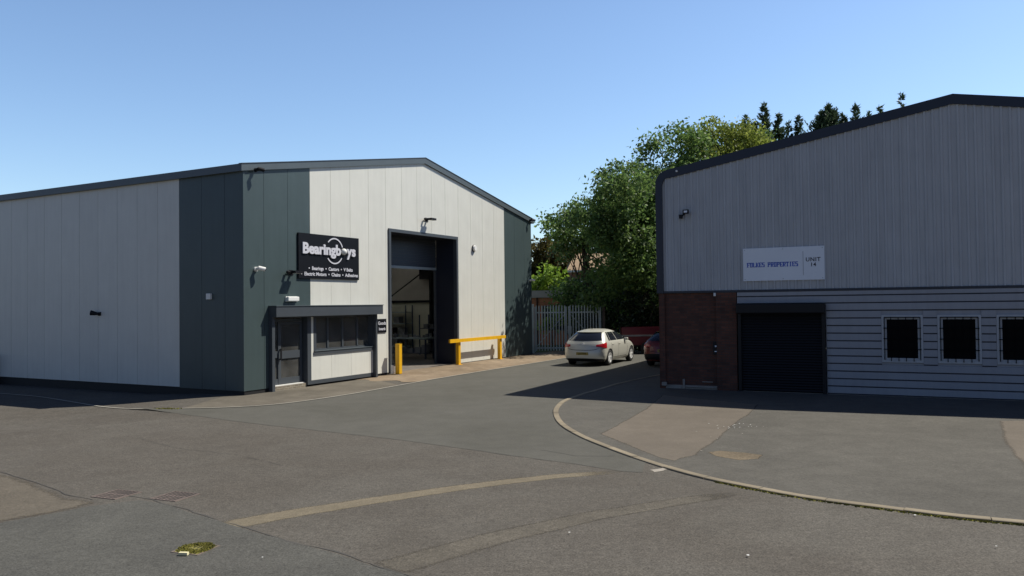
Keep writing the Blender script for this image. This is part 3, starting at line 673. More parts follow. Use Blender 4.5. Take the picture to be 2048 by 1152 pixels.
MB().box(-.05, -.001, -.05, .05, -.06, .06).build('bracket', 'black', t); MB().tube((-.04, 0, 0), (-.20, .20, .04), .04, .09, n=12).build('lamp_head', 'black', t)
t = thing('utility_cabinet', 'dark cabinet at the foot of the side wall, cut by the left edge', 'cabinet', LW(-.02, 12.75, -.22), A)
MB().box(-.35, 0, 0, .8, 0, 1.15).box(-.37, .02, -.02, .82, 1.15, 1.18).build('cabinet_body', 'black', t); MB().box(-.37, -.351, .05, .75, .08, 1.08).build('door', 'navy', t)

# yellow guard rail and bollard
t = thing('guard_rail', 'yellow steel guard rail standing in front of the pale wall', 'guard rail', LW(0, 0, 0), A)
for x in (11.28, 14.78):
    po = MB().box(x-.08, x+.08, -.34, -.20, .08, 1.12).build('post', 'yellow', t); MB().box(x-.13, x+.13, -.39, -.15, .095, .11).build('foot_plate', 'yellow', po)
MB().box(10.45, 15.10, -.42, -.341, 1.03, 1.17).build('rail', 'yellow', t)
t = thing('bollard', 'yellow square steel bollard at the left of the loading door', 'bollard', LW(7.02, -.38, .07), A)
bevel(MB().box(-.09, .09, -.09, .09, 0, 1.08).build('post', 'yellow', t), .012); MB().box(-.095, .095, -.095, .095, 1.08, 1.10).build('cap', 'yellow', t)
tag(bevel(MB().box(-.04, .04, -.04, .04, 0, .32).build('stub_post', 'white', loc=LW(6.84, -.22, .08), rot=A), .01), 'short white stub post behind the yellow bollard', 'post')

# ---------------------------------------------------------------- right unit
WR = 15.57; RE = 6.50; RR = 7.90; DR = 26.0
rt = thing('industrial_unit', 'grey corrugated unit with brick base, black shutter and barred windows', 'industrial unit', P1, B)
def rr(x, d=0): return RE+(RR-RE)*(1-abs(x-WR/2)/(WR/2))-d
mb = MB(); pitch = .193; x = .02; zb = 2.92
prof = []
while x < WR-.02:
    prof += [(x, 0), (x+.105, 0), (x+.130, -.036), (x+.168, -.036)]; x += pitch
prof = [p for p in prof if p[0] < WR-.01]
for (xa, ya), (xb, yb) in zip(prof[:-1], prof[1:]):
    mb.add([(xa, ya, zb), (xb, yb, zb), (xb, yb, rr(xb, .2)), (xa, ya, rr(xa, .2))], [(0, 1, 2, 3)])
mb.build('corrugated_cladding', 'corr', rt)
mb = MB()
for P in ([(.0, zb-.0), (WR/2, zb), (WR/2, rr(WR/2, .22)), (0, rr(0, .22))], [(WR/2, zb), (WR, zb), (WR, rr(0, .22)), (WR/2, rr(WR/2, .22))]): mb.prism(P, .03, .12)
mb.build('gable_backing', 'navy', rt)
MB().box(-.05, WR, -.055, .12, zb-.06, zb-.001).build('drip_flashing', 'navy', rt)
# dark trim with rounded eaves
tr = MB(); n = 6
out = [(-.14, 2.86), (-.14, RE-.35)]+[(-.14+.42*(1-math.cos(a)), RE-.35+.42*math.sin(a)) for a in [R(90*i/n) for i in range(1, n+1)]]
inn = [(.06, 2.86), (.06, RE-.42)]+[(.06+.22*(1-math.cos(a)), RE-.42+.26*math.sin(a)) for a in [R(90*i/n) for i in range(1, n+1)]]
out[-1] = (.28, rr(.28)+.03); out.append((WR/2, RR+.02)); inn.append((WR/2, RR-.24)); inn[-2] = (.28, rr(.28)-.23)
for i in range(len(out)-1):
    for S in (0, 1):
        P = [out[i], out[i+1], inn[i+1], inn[i]]
        if S: P = [(WR-a, b) for a, b in reversed(P)]
        tr.prism(P, -.07, -.002)
tr.build('gable_trim', 'navy', rt)
MB().box(-.14, -.001, -.0, DR, 2.86, RE-.35).build('side_cladding', 'navy', rt)
MB().box(-.10, .0, .001, DR, -.1, 2.855).build('side_brick_wall', 'brick', rt)
rf = MB()
for s in (0, 1):
    P = [(-.14, RE-.36), (.0, RE+.0), (.28, rr(.28)), (WR/2, RR-.005), (WR/2, RR-.1), (.1, RE-.2), (-.04, RE-.36)]
    if s: P = [(WR-a, b) for a, b in reversed(P)]
    rf.prism(P, .0, DR)
rf.build('roof', 'roof_grey', rt)
MB().box(WR-.1, WR, .1, DR, -.1, RE-.36).box(.0, WR, DR-.1, DR, -.1, RE-.3).build('rear_walls', 'corr', rt)
MB().box(-.06, 1.62, .04, .24, -.1, 2.858).build('brick_wall', 'brick', rt)
bp_ = MB().box(1.62, 2.20, -.07, .24, -.1, 2.859).box(-.06, .08, -.02, .04, -.1, 2.857).build('brick_pier', 'brick', rt)
MB().box(.08, 1.62, -.0, .04, -.02, .12).build('brick_plinth', 'concrete', rt)
# horizontal cladding, laid between openings
WINS = [6.06+1.325*i for i in range(6)]; WW = .86; WZ0, WZ1 = .985, 2.115
hc = MB(); lap_shade = MB(); bh = .207; z = .02; i = 0
spans_all = [(4.62, WR-.05)]
def lap(x0, x1, z0, z1): lap_shade.box(x0, x1, -.012, -.0015, z0, z0+.030); hc.add([(x0, -.001, z0), (x1, -.001, z0), (x1, -.001, z0+.029), (x0, -.001, z0+.029), (x1, -.048, z0+.033), (x0, -.048, z0+.033), (x1, -.048, z1-.004), (x0, -.048, z1-.004), (x1, -.001, z1), (x0, -.001, z1)], [(0, 1, 2, 3), (3, 2, 4, 5), (5, 4, 6, 7), (7, 6, 8, 9)]); hc.add([(x0, -.048, z0+.033), (x0, -.001, z0+.029), (x0, -.001, z1), (x0, -.048, z1-.004), (x1, -.048, z0+.033), (x1, -.001, z0+.029), (x1, -.001, z1), (x1, -.048, z1-.004)], [(0, 1, 2, 3), (4, 7, 6, 5)])
while z < 2.85:
    z1 = min(z+bh, 2.85)
    mid = z1 > WZ0-.02 and z < WZ1+.02
    if mid:
        xs = [4.62]; 
        for w0 in WINS: xs += [w0-.07, w0+WW+.07]
        xs.append(WR-.05)
        for a, b in zip(xs[::2], xs[1::2]): lap(a, b, z, z1)
    else:
        x0 = 2.22 if z > 2.5 else 4.62
        lap(x0, WR-.05, z, z1)
    z = z1
hc.build('horizontal_cladding', 'board', rt); lap_shade.build('lap_shade_strips', 'navy', rt)  # navy strips paint the shade into the recess under each board
bk = MB().box(4.60, 6.06, .001, .1, -.1, 2.858).box(2.21, 4.60, .001, .1, 2.3, 2.858)
for w0, w1 in zip([a+WW for a in WINS], WINS[1:]+[WR]): bk.box(w0, w1, .001, .1, -.1, 2.858)
for w0 in WINS: bk.box(w0, w0+WW, .001, .1, -.1, WZ0).box(w0, w0+WW, .001, .1, WZ1, 2.858)
bk.build('wall_backing', 'board', rt)
MB().box(2.2, WR, -.03, .1, -.06, .018).build('wall_base', 'concrete', rt)
win0 = None
for i, x0 in enumerate(WINS):
    if win0 is None:
        f = MB(); e = .065
        f.box(-e, WW+e, -.056, .05, -e, 0).box(-e, WW+e, -.056, .05, WZ1-WZ0, WZ1-WZ0+e).box(-e, 0, -.056, .05, 0, WZ1-WZ0).box(WW, WW+e, -.056, .05, 0, WZ1-WZ0)
        f.box(0, .06, -.02, .05, 0, WZ1-WZ0).box(WW-.06, WW, -.02, .05, 0, WZ1-WZ0).box(.06, WW-.06, -.02, .05, 0, .05).box(.06, WW-.06, -.02, .05, WZ1-WZ0-.05, WZ1-WZ0)
        wn = f.build('window', 'corr', rt)
        MB().box(.06, WW-.06, .02, .03, .05, WZ1-WZ0-.05).build('pane', 'screen', wn)
        g = MB(); H_ = WZ1-WZ0
        g.box(.0, WW, -.085, -.062, H_-.006, H_+.014).box(-.006, .012, -.082, -.062, .0, H_).box(WW-.012, WW+.006, -.082, -.062, 0, H_)
        for k in range(4): xx = WW*(k+.9)/4.8; g.box(xx-.010, xx+.010, -.084, -.064, -.03, H_)
        for k in range(3): zz = H_*(k+1)/4; g.box(-.02, WW+.02, -.089, -.068, zz-.010, zz+.010)
        g.build('bars', 'bar', wn); win0 = wn
    else: wn = copy_tree(win0, rt)
    wn.location = (x0, 0, WZ0)
# roller shutter
hd = MB().prism([(2.23, 2.24), (2.23, 2.53), (4.60, 2.53), (4.60, 2.24)], -.36, -.04)
hd = bevel(hd.build('shutter_hood', 'black', rt), .03)
for xa in (2.24, 4.50): MB().box(xa, xa+.09, -.12, .0, -.05, 2.24).build('shutter_guide', 'black', rt)
sh = MB(); z = .03
while z < 2.3: sh.add([(2.33, -.03, z), (4.50, -.03, z), (4.50, -.05, z+.03), (2.33, -.05, z+.03), (4.50, -.03, z+.072), (2.33, -.03, z+.072)], [(0, 1, 2, 3), (3, 2, 4, 5)]); z += .075
sh.box(2.33, 4.50, -.028, .0, .03, 2.3); sh.build('roller_shutter', 'black', rt)
# things on the right unit
def sign_right():
    t = thing('unit_sign', 'long pale property company board on the grey corrugated gable', 'sign', RW(2.41, -.03, 3.17), B)
    w_, h_ = 2.19, .935
    MB().box(0, w_, -.035, -.005, 0, h_).build('board', 'sign_white', t)
    strokes = {
     'F': ('L', 'T', 'M'), 'O': ('L', 'R', 'T', 'B'), 'L': ('L', 'B'), 'K': ('L', 'K'), 'E': ('L', 'T', 'M', 'B'), 'S': ('T', 'M', 'B', 'LU', 'RD'),
     'P': ('L', 'T', 'M', 'RU'), 'R': ('L', 'T', 'M', 'RU', 'LEG'), 'T': ('T', 'C'), 'I': ('C', 'BS', 'TS')}
    mb = MB(); x = .115; H_ = .130; cw = .070; tk = .024; z0 = .39; y0, y1 = -.040, -.0355
    def bx(a, b, c, d): mb.box(x+a, x+b, y0, y1, z0+c, z0+d)
    for ch in 'FOLKES PROPERTIES':
        if ch == ' ': x += .075; continue
        for s in strokes[ch]:
            if s == 'L': bx(.0, tk, 0, H_); bx(-.008, tk+.008, 0, .012) if ch in 'FKPR' else None; bx(-.008, tk, H_-.012, H_)
            if s == 'R': bx(cw-tk, cw, 0, H_)
            if s == 'T': bx(0, cw, H_-.018, H_); (bx(-.002, .010, H_-.036, H_), bx(cw-.010, cw+.002, H_-.036, H_)) if ch in 'TFE' else None
            if s == 'M': bx(tk, cw-.008, H_/2-.009, H_/2+.009)
            if s == 'B': bx(0, cw, 0, .018); bx(cw-.012, cw, 0, .036) if ch in 'LE' else None
            if s == 'LU': bx(0, tk, H_/2-.009, H_)
            if s in 'RD' and s == 'RD': bx(cw-tk, cw, 0, H_/2+.009)
            if s == 'RU': bx(cw-tk, cw, H_/2-.009, H_)
            if s == 'C': bx(cw/2-tk/2, cw/2+tk/2, 0, H_)
            if s == 'BS' or (s == 'C' and ch == 'T'): bx(cw/2-.024, cw/2+.024, 0, .014)
            if s == 'TS': bx(cw/2-.024, cw/2+.024, H_-.014, H_)
            if s == 'K': mb.prism([(x+tk, z0+.045), (x+tk, z0+.075), (x+cw-.016, z0+H_), (x+cw+.006, z0+H_)], y0, y1); mb.prism([(x+tk, z0+.085), (x+tk, z0+.055), (x+cw-.018, z0), (x+cw+.008, z0)], y0-.0004, y1)
            if s == 'LEG': mb.prism([(x+tk, z0+.05), (x+tk+.02, z0+.05), (x+cw+.004, z0), (x+cw-.020, z0)], y0, y1)
        x += cw+.0125
    mb.build('company_letters', 'blue_letter', t)
    MB().box(1.63, 1.637, -.039, -.0355, .13, .80).build('divider', 'grey_letter', t)
    mb = textmesh('UNIT', .155, .003, .002, 'CENTER', 1.12); shift(mb, 1.895, -.0385, .515); q = textmesh('14', .145, .003, .002, 'CENTER', 1.12); shift(q, 1.895, -.0385, .375); mb.add(q.v, q.f)
    mb.build('unit_letters', 'grey_letter', t)
    sc = MB()
    for a in (.05, w_/2, w_-.05):
        for b in (.05, h_-.05): sc.tube((a, -.035, b), (a, -.042, b), .012, n=8)
    sc.build('fixings', 'steel', t)
sign_right()
t = thing('floodlight', 'square black floodlight with sensor high on the grey corrugated gable', 'floodlight', RW(.72, -.03, 5.22), B)
MB().box(-.02, .02, -.12, 0, -.05, .0).box(-.14, -.0, -.10, -.06, -.06, -.03).build('bracket', 'black', t)
MB().box(.0, .17, -.20, -.12, -.02, .10).build('housing', 'black', t); MB().box(.035, .135, -.203, -.2005, .01, .07).build('lens', 'sign_white', t)
MB().box(-.12, -.03, -.16, -.05, -.15, -.04).build('sensor', 'black', t)
tag(bevel(MB().box(-.06, .06, -.10, 0, -.05, .05).build('junction_box', 'white', loc=RW(1.61, .04, 2.80), rot=B), .01), 'pale junction box under the gable sheeting above the brick wall', 'box')
t = thing('key_safe', 'black entry box fixed on the brick wall beside the pier', 'entry box', RW(1.50, .04, 1.05), B)
MB().box(0, .17, -.07, -.001, 0, .36).build('case', 'black', t); MB().box(.06, .11, -.075, -.0705, .22, .26).box(.05, .12, -.075, -.0705, .07, .10).build('label_plate', 'sign_white', t)
tag(bevel(MB().box(-.07, .07, -.06, .06, 0, .10).build('gas_box', 'concrete', loc=RW(.06, -.09, .1), rot=B), .01), 'small pale box low on the corner of the brick wall', 'box')
t = thing('pipe_rail', 'low pale pipe on a stub post along the foot of the brick wall', 'pipe', RW(.63, -.03, .03), B)
MB().tube((0, 0, 0), (0, 0, .27), .035).build('post', 'concrete', t); MB().tube((.03, .0, .05), (.98, .0, .05), .018).box(.55, .85, -.01, .01, .2, .22).build('pipe', 'concrete', t)
tag(MB().tube((0, 0, 0), (0, -.06, 0), .03, n=10).build('wall_sensor', 'white', loc=RW(.53, -.07, 6.50), rot=B), 'tiny white sensor on the dark roof trim at the left eave', 'sensor')

# ---------------------------------------------------------------- cars
def car(label, loc, rot, P):
    t = thing('parked_car', label, 'car', loc, rot)
    Z = P['z']
    def pf(z):
        for a, b in zip(Z[:-1], Z[1:]):
            if z <= b[0]:
                k = (z-a[0])/(b[0]-a[0]); return [a[i]+(b[i]-a[i])*k for i in range(1, 6)]
        return list(Z[-1][1:])
    p_ = 2.5
    def pt(z, s, side=1, o=0):     # s 0..1 rear, 1..2 side, 2..3 front
        xr, xf, w_, Lr, Lf = pf(z)
        if s <= 1:
            f = s*math.pi/2; x = xr+Lr*(1-max(0, math.cos(f))**(2/p_)); y = w_*max(0, math.sin(f))**(2/p_)
        elif s <= 2: x = xr+Lr+(xf-Lf-xr-Lr)*(s-1); y = w_
        else:
            f = (3-s)*math.pi/2; x = xf-Lf*(1-max(0, math.cos(f))**(2/p_)); y = w_*max(0, math.sin(f))**(2/p_)
        return Vector((x, y*side, z))
    def xy(z, x, side=1):          # point on the flank at x
        xr, xf, w_, Lr, Lf = pf(z)
        if x < xr+Lr: u_ = max(0, min(1, (x-xr)/Lr)); y = w_*(1-(1-u_)**p_)**(1/p_)
        elif x > xf-Lf: u_ = max(0, min(1, (xf-x)/Lf)); y = w_*(1-(1-u_)**p_)**(1/p_)
        else: y = w_
        return Vector((x, y*side, z))
    def yz(z, y):                  # point on the rear face at y
        xr, xf, w_, Lr, Lf = pf(z); u_ = 1-(max(0, 1-min(1, abs(y)/w_)**p_))**(1/p_); return Vector((xr+Lr*u_, y, z))
    def fz(z, y):
        xr, xf, w_, Lr, Lf = pf(z); u_ = 1-(max(0, 1-min(1, abs(y)/w_)**p_))**(1/p_); return Vector((xf-Lf*u_, y, z))
    zs = []
    for a, b in zip(Z[:-1], Z[1:]): zs += [a[0]+(b[0]-a[0])*k/3 for k in range(3)]
    zs.append(Z[-1][0])
    S = [i/12 for i in range(13)]+[1+i/12 for i in range(1, 13)]+[2+i/12 for i in range(1, 13)]
    ring = [(s, 1) for s in S]+[(s, -1) for s in reversed(S[1:-1])]
    mb = MB(); N = len(ring)
    for z in zs:
        for s, sd in ring: mb.v.append(tuple(pt(z, s, sd)))
    for j in range(len(zs)-1):
        for i in range(N): mb.f.append((j*N+i, (j+1)*N+i, (j+1)*N+(i+1) % N, j*N+(i+1) % N))
    mb.f.append(tuple(range(N))); mb.f.append(tuple(range(len(zs)*N-1, (len(zs)-1)*N-1, -1)))
    body = mb.build('body', P['paint'], t, True)
    cut = MB(); WR_ = P['wr']
    for ax in (P['ra'], P['fa']):
        for sd in (1, -1): cut.tube((ax, sd*.56, WR_), (ax, sd*1.1, WR_), WR_+.055, n=40)
    co = cut.build('cut', P['paint'], t)
    for o in (body, co):
        bm = bmesh.new(); bm.from_mesh(o.data); bmesh.ops.recalc_face_normals(bm, faces=bm.faces); bm.to_mesh(o.data); bm.free()
    bo = body.modifiers.new('b', 'BOOLEAN'); bo.object = co; bo.operation = 'DIFFERENCE'; bo.solver = 'EXACT'
    dg = bpy.context.evaluated_depsgraph_get(); dg.update()
    me = bpy.data.meshes.new_from_object(body.evaluated_get(dg)); body.modifiers.clear(); body.data = me; me.name = 'body'
    bpy.data.objects.remove(co)
    me.polygons.foreach_set('use_smooth', [True]*len(me.polygons)); me.set_sharp_from_angle(angle=R(40))
    def patch(name, mat, fn, nu, nv, o, parent=t, closed_off=.0):
        q = MB(); g = [[fn(i/nu, j/nv) for j in range(nv+1)] for i in range(nu+1)]
        for i in range(nu+1):
            for j in range(nv+1):
                a = g[min(nu, i+1)][j]-g[max(0, i-1)][j]; b = g[i][min(nv, j+1)]-g[i][max(0, j-1)]; n_ = a.cross(b)
                n_ = n_.normalized() if n_.length > 1e-9 else Vector((0, 0, 1))
                c = g[i][j]
                if n_.dot(c-Vector((2.2, 0, .7))) < 0: n_ = -n_
                q.v.append(tuple(c+n_*o))
        q.f = [(i*(nv+1)+j, (i+1)*(nv+1)+j, (i+1)*(nv+1)+j+1, i*(nv+1)+j+1) for i in range(nu) for j in range(nv)]
        return q.build(name, mat, parent, True)
    # glass
    rz0, rz1, ry0, ry1 = P['rear_glass']
    patch('rear_window', 'carglass', lambda u_, v_: yz(rz0+(rz1-rz0)*v_+ .05*(1-abs(2*u_-1)**3)*(v_-.3)*.6, (2*u_-1)*(ry0+(ry1-ry0)*v_)), 16, 6, .006)
    for sd in (1, -1):
        for k, (x0b, x0t, x1b, x1t) in enumerate(P['side_glass']):
            zz0, zz1 = P['sgz']
            patch('side_window', 'carglass', lambda u_, v_: xy(zz0+(zz1-zz0)*v_, (x0b+(x0t-x0b)*v_)+((x1b+(x1t-x1b)*v_)-(x0b+(x0t-x0b)*v_))*u_, sd), 6, 6, .007)
    patch('windscreen', 'carglass', lambda u_, v_: fz(1.0+.36*v_, (2*u_-1)*(.68-.14*v_)), 12, 6, .006)
    for sd in (1, -1):
        lz0, lz1 = P['lampz']
        lo = MB()
        lamp = patch('tail_light', 'lamp_red', lambda u_, v_: pt(lz0+(lz1-lz0)*(.5+(v_-.5)*(.35+.65*u_))+.02*u_, P['lamps'][0]+(P['lamps'][1]-P['lamps'][0])*u_, sd), 12, 6, .014)
        patch('lamp_highlight', 'lamp_red', lambda u_, v_: pt(lz0+(lz1-lz0)*(.55+.3*v_), P['lamps'][0]+(P['lamps'][1]-P['lamps'][0])*(.5+.4*u_), sd), 6, 3, .02, lamp)
        patch('headlight', 'alloy', lambda u_, v_: pt(.66+.12*v_, 2.35+.45*u_, sd), 8, 3, .01)
    bz = P['bump']
    patch('rear_bumper_skirt', 'black', lambda u_, v_: pt(Z[0][0]+.01+(bz-Z[0][0])*v_+ .05*math.sin(u_*math.pi)*v_, (abs(2*u_-1))*1.0*.92, 1 if u_ > .5 else -1), 40, 3, .008)
    pz = P['plate']
    px = yz(pz, .26)[0]-.012
    pl_ = MB().box(px-.012, px+.02, -.26, .26, pz-.055, pz+.055).build('number_plate', 'plate', t)
    q = textmesh(P['reg'], .105, .001, .001); q.v = [(px-.0135, -x*.85, z+pz-.037) for x, y, z in q.v]; q.build('plate_letters', 'black', pl_)
    # shut lines, handles, emblem, mirrors
    ln = MB()
    def seam(pts, w_=.006, o=.004):
        for a, b in zip(pts[:-1], pts[1:]):
            d = (b-a).normalized(); c = (a+b)/2; n_ = Vector((c.x-2.2 if abs(c.y) < .6 and (c.x < .3) else 0, c.y, 0)).normalized(); s_ = d.cross(n_).normalized()*w_
            ln.add([a-s_+n_*o, a+s_+n_*o, b+s_+n_*o, b-s_+n_*o], [(0, 1, 2, 3)])
    for sd in (1, -1):
        for xs_ in P['seams']: seam([xy(.33+.6*k/8, xs_+(.02*math.sin(k/8*3.14)), sd) for k in range(9)])
        seam([xy(.33, P['seams'][0]+(P['seams'][2]-P['seams'][0])*k/6, sd) for k in range(7)])
    lz = P['lid']
    seam([yz(lz+.07*(abs(k-10)/10)**4+.0, -.68+.136*k/2) for k in range(21)], .010, .006)
    seam([yz(lz+.07+.14*k/5, .68-.03*k/5) for k in range(6)], .006); seam([yz(lz+.07+.14*k/5, -.68+.03*k/5) for k in range(6)], .006)
    ln.build('shut_lines', 'cavity', t)
    for sd in (1, -1):
        for hx in P['handles']: c = xy(.86, hx, sd); MB().box(c.x-.09, c.x+.09, c.y-.02, c.y+.02, .845, .872).build('door_handle', P['paint'], t)
        c = xy(1.0, P['mir'], sd); q = MB().box(-.07, .07, 0, .16, -.04, .08); q.v = [(x+c.x, (c.y*sd+y)*sd, z+c.z) for x, y, z in q.v]; bevel(q.build('wing_mirror', P['paint'], t), .03, 3)
    c = yz(P['em'], 0); q = MB().tube((c.x+.01, 0, c.z), (c.x-.012, 0, c.z), .055, n=18); q.build('badge', 'alloy', t)
    c = yz(rz0-.02, .3); MB().tube((c.x-.02, .0, rz0+.01), (c.x-.0, .34, rz0+.05), .010, n=6).build('rear_wiper', 'black', t)
    MB().tube((P['ant'], 0, Z[-1][0]-.01), (P['ant']-.06, 0, Z[-1][0]+.07), .012, .004, n=6).build('aerial', 'black', t)
    # spoiler
    patch('roof_spoiler', P['paint'], lambda u_, v_: yz(rz1+.01+.03*v_, (2*u_-1)*ry1*1.02)+Vector((-.06*(1-v_), 0, .01)), 12, 3, .004)
    # wheels
    w0 = None
    for ax in (P['ra'], P['fa']):
        for sd in (1, -1):
            wh = bpy.data.objects.new('wheel', None); col.objects.link(wh); wh.parent = t; wh.location = (ax, sd*P['tr'], WR_)
            ty = MB(); n = 32; pr = [(-.10, .205), (-.10, WR_-.03), (-.085, WR_-.006), (-.05, WR_), (.05, WR_), (.085, WR_-.006), (.10, WR_-.03), (.10, .205)]
            for i in range(n):
                a = 2*math.pi*i/n
                for y, r in pr: ty.v.append((r*math.cos(a), y, r*math.sin(a)))
            k = len(pr); ty.f = [(i*k+j, ((i+1) % n)*k+j, ((i+1) % n)*k+j+1, i*k+j+1) for i in range(n) for j in range(k-1)]
            ty.build('tyre', 'rubber', wh, True)
            rm = MB()
            rm.tube((0, sd*.02, 0), (0, sd*.085, 0), .06, n=16)
            for i in range(n):
                a, b = 2*math.pi*i/n, 2*math.pi*(i+1)/n
                rm.add([(r*math.cos(g_), sd*y, r*math.sin(g_)) for y, r in ((.10, .215), (.10, .19), (-.05, .19)) for g_ in (a, b)], [(0, 1, 3, 2), (2, 3, 5, 4)])
            for i in range(5):
                a = 2*math.pi*i/5+.3; ca, sa = math.cos(a), math.sin(a)
                for q_ in (-.13, .13):
                    c2, s2 = math.cos(a+q_), math.sin(a+q_)
                    wv = Vector((-s2, 0, c2))*.018
                    p0_, p1_ = Vector((c2*.04, sd*.09, s2*.04)), Vector((c2*.195, sd*.09, s2*.195))
                    rm.add([p0_-wv, p0_+wv, p1_+wv, p1_-wv, *(v_+Vector((0, -sd*.03, 0)) for v_ in (p0_-wv, p0_+wv, p1_+wv, p1_-wv))], [(0, 1, 2, 3), (0, 1, 5, 4), (3, 2, 6, 7), (1, 2, 6, 5), (0, 3, 7, 4)])
            rm.build('rim', 'alloy', wh)
            MB().tube((0, -sd*.06, 0), (0, -sd*.05, 0), .19, n=20).build('brake_disc', 'cavity', wh)
    MB().box(.5, 3.9, -.6, .6, .17, .24).build('underbody', 'cavity', t)
    return t
hatch = dict(paint='silver', wr=.325, ra=.86, fa=3.545, tr=.79, rear_glass=(1.04, 1.355, .74, .56),
    z=[(.19, .16, 4.20, .78, .35, .5), (.28, .03, 4.34, .86, .38, .6), (.42, .0, 4.40, .895, .38, .7), (.56, .0, 4.41, .905, .38, .75), (.70, .03, 4.34, .907, .36, .8), (.82, .06, 4.20, .90, .34, .85), (.90, .10, 3.98, .885, .34, .8),
       (.96, .14, 3.55, .865, .34, .55), (1.02, .18, 3.30, .835, .34, .5), (1.10, .25, 3.14, .79, .38, .5), (1.20, .36, 2.92, .725, .42, .5), (1.30, .50, 2.70, .66, .46, .5), (1.37, .62, 2.52, .61, .50, .5), (1.425, .82, 2.32, .54, .5, .5), (1.46, 1.02, 2.14, .46, .45, .45), (1.485, 1.22, 1.98, .34, .3, .3), (1.495, 1.4, 1.8, .2, .15, .15)],
    side_glass=[(.86, 1.02, 1.02, 1.14), (1.07, 1.18, 1.80, 1.78), (1.86, 1.84, 2.95, 2.42)], sgz=(1.02, 1.36), lampz=(.72, .95), lamps=(.38, 1.02), bump=.27, plate=.52, reg='LJ10 NVE', seams=(1.05, 1.85, 2.95), lid=.66, handles=(1.22, 2.02), mir=2.78, em=.90, ant=1.15)
HD = math.atan2(.889, .459)
car('silver five door hatchback parked in the sun before the steel gates', (2.84, 32.75, .004), HD, hatch)
h2 = dict(hatch); h2.update(paint='redcar', bump=.48, reg='KP08 OXB', plate=.66, lid=.60)
car('dark red hatchback in shade, half hidden by the brick corner', (5.98, 31.7, .004), HD, h2)
# red trailer behind the cars
t = thing('trailer', 'maroon high sided trailer with a pale rail behind the parked cars', 'trailer', (5.5, 40.2, .0), R(-4))
MB().box(0, 3.2, 0, 1.4, .45, .88).build('lower_side', 'redtrail', t)
MB().box(0, 3.2, .0, .05, .96, 1.33).box(0, 3.2, 1.35, 1.4, .96, 1.33).box(0, .05, .05, 1.35, .96, 1.33).box(3.15, 3.2, .05, 1.35, .96, 1.33).build('upper_side', 'redtrail', t)
MB().box(-.02, 3.22, -.03, 1.43, .885, .955).build('rail', 'crate', t)
for x in (1.2, 2.0):
    for y in (-.12, 1.52):
        wh = MB().tube((x, y-.09, .3), (x, y+.09, .3), .3, n=22).build('wheel', 'rubber', t); MB().tube((x, y-.095, .3), (x, y+.095, .3), .15, n=16).build('rim', 'alloy', wh)
MB().box(.1, 3.1, .2, 1.2, .35, .45).box(-.9, .1, .66, .74, .38, .45).build('chassis', 'black', t)

# ---------------------------------------------------------------- palisade gates
def pale_mb(x, z0, z1):
    q = MB(); w_ = .034
    q.v = [(x-w_, .006, z0), (x-w_*.35, -.016, z0), (x+w_*.35, -.016, z0), (x+w_, .006, z0), (x-w_, .006, z1-.09), (x-w_*.35, -.016, z1), (x+w_*.35, -.016, z1), (x+w_, .006, z1-.09)]
    q.f = [(0, 1, 5, 4), (1, 2, 6, 5), (2, 3, 7, 6)]; return q
def gate(label, x0, x1, flip, y=42.0):
    t = thing('palisade_gate', label, 'gate', (x0, y, 0), 0, 'palisade gates closing the yard')
    L = x1-x0
    fr_ = MB().box(0, .06, 0, .05, .06, 2.42).box(L-.06, L, 0, .05, .06, 2.42).box(.06, L-.06, .0, .05, .22, .29).box(.06, L-.06, 0, .05, 2.08, 2.15)
    fr_.build('gate_frame', 'steel', t)
    a, b = ((.08, .0, .3), (L-.08, .0, 2.06)) if flip else ((L-.08, .0, .3), (.08, .0, 2.06))
    MB().tube((a[0], .03, a[2]), (b[0], .03, b[2]), .02, n=6).build('diagonal_brace', 'steel', t)
    n = 11
    for i in range(n):
        xx = .1+(L-.2)*i/(n-1); pale_mb(xx, .12, 2.50).build('pale', 'steel', t).location = (0, -.02, 0)
    return t
g1 = gate('galvanised palisade gate leaf at the left with plants growing through', 1.16, 2.86, True)
g2 = gate('galvanised palisade gate leaf behind the silver car', 2.94, 4.66, False)
MB().box(-.04, .16, -.05, -.02, 1.0, 1.4).build('lock_plate', 'steel', g2)
for x, lab, mt, h in ((1.08, 'square steel gate post against the warehouse corner', 'steel', 2.55), (4.80, 'brown gate post at the dark hedge side', 'wood', 2.56)):
    p = thing('gate_post', lab, 'post', (x, 42.0, 0)); MB().box(-.06, .06, -.06, .06, 0, h).build('post', mt, p); MB().box(-.065, .065, -.065, .065, h, h+.015).build('cap', mt, p)

# ---------------------------------------------------------------- far buildings
t = thing('brick_outbuilding', 'low orange brick outbuilding with a grey flat roof behind the gates', 'outbuilding', (0, 50, 0))
MB().box(-4, 5.2, 0, 6, -.1, 2.95).build('wall', 'brick_o', t)
MB().box(-4.2, 2.75, -.25, 6.2, 2.96, 3.40).build('roof', 'roof_grey', t); MB().box(2.76, 5.4, -.2, 6.2, 2.96, 3.32).build('roof', 'roof_grey', t)
wn = MB().box(1.9, 4.6, -.03, .02, .9, 2.45).build('window', 'frame', t); MB().box(1.95, 3.2, -.035, -.031, .95, 2.4).box(3.3, 4.55, -.035, -.031, .95, 2.4).build('pane', 'screen', wn)
MB().tube((1.55, -.08, 0), (1.55, -.08, 2.95), .04, n=8).build('downpipe', 'black', t)
t = thing('house', 'brown roofed house showing through the trees beyond the gates', 'house', (5.2, 70, 0))
MB().box(0, 5, 0, 6, 0, 5.45).build('wall', 'brick_o', t)
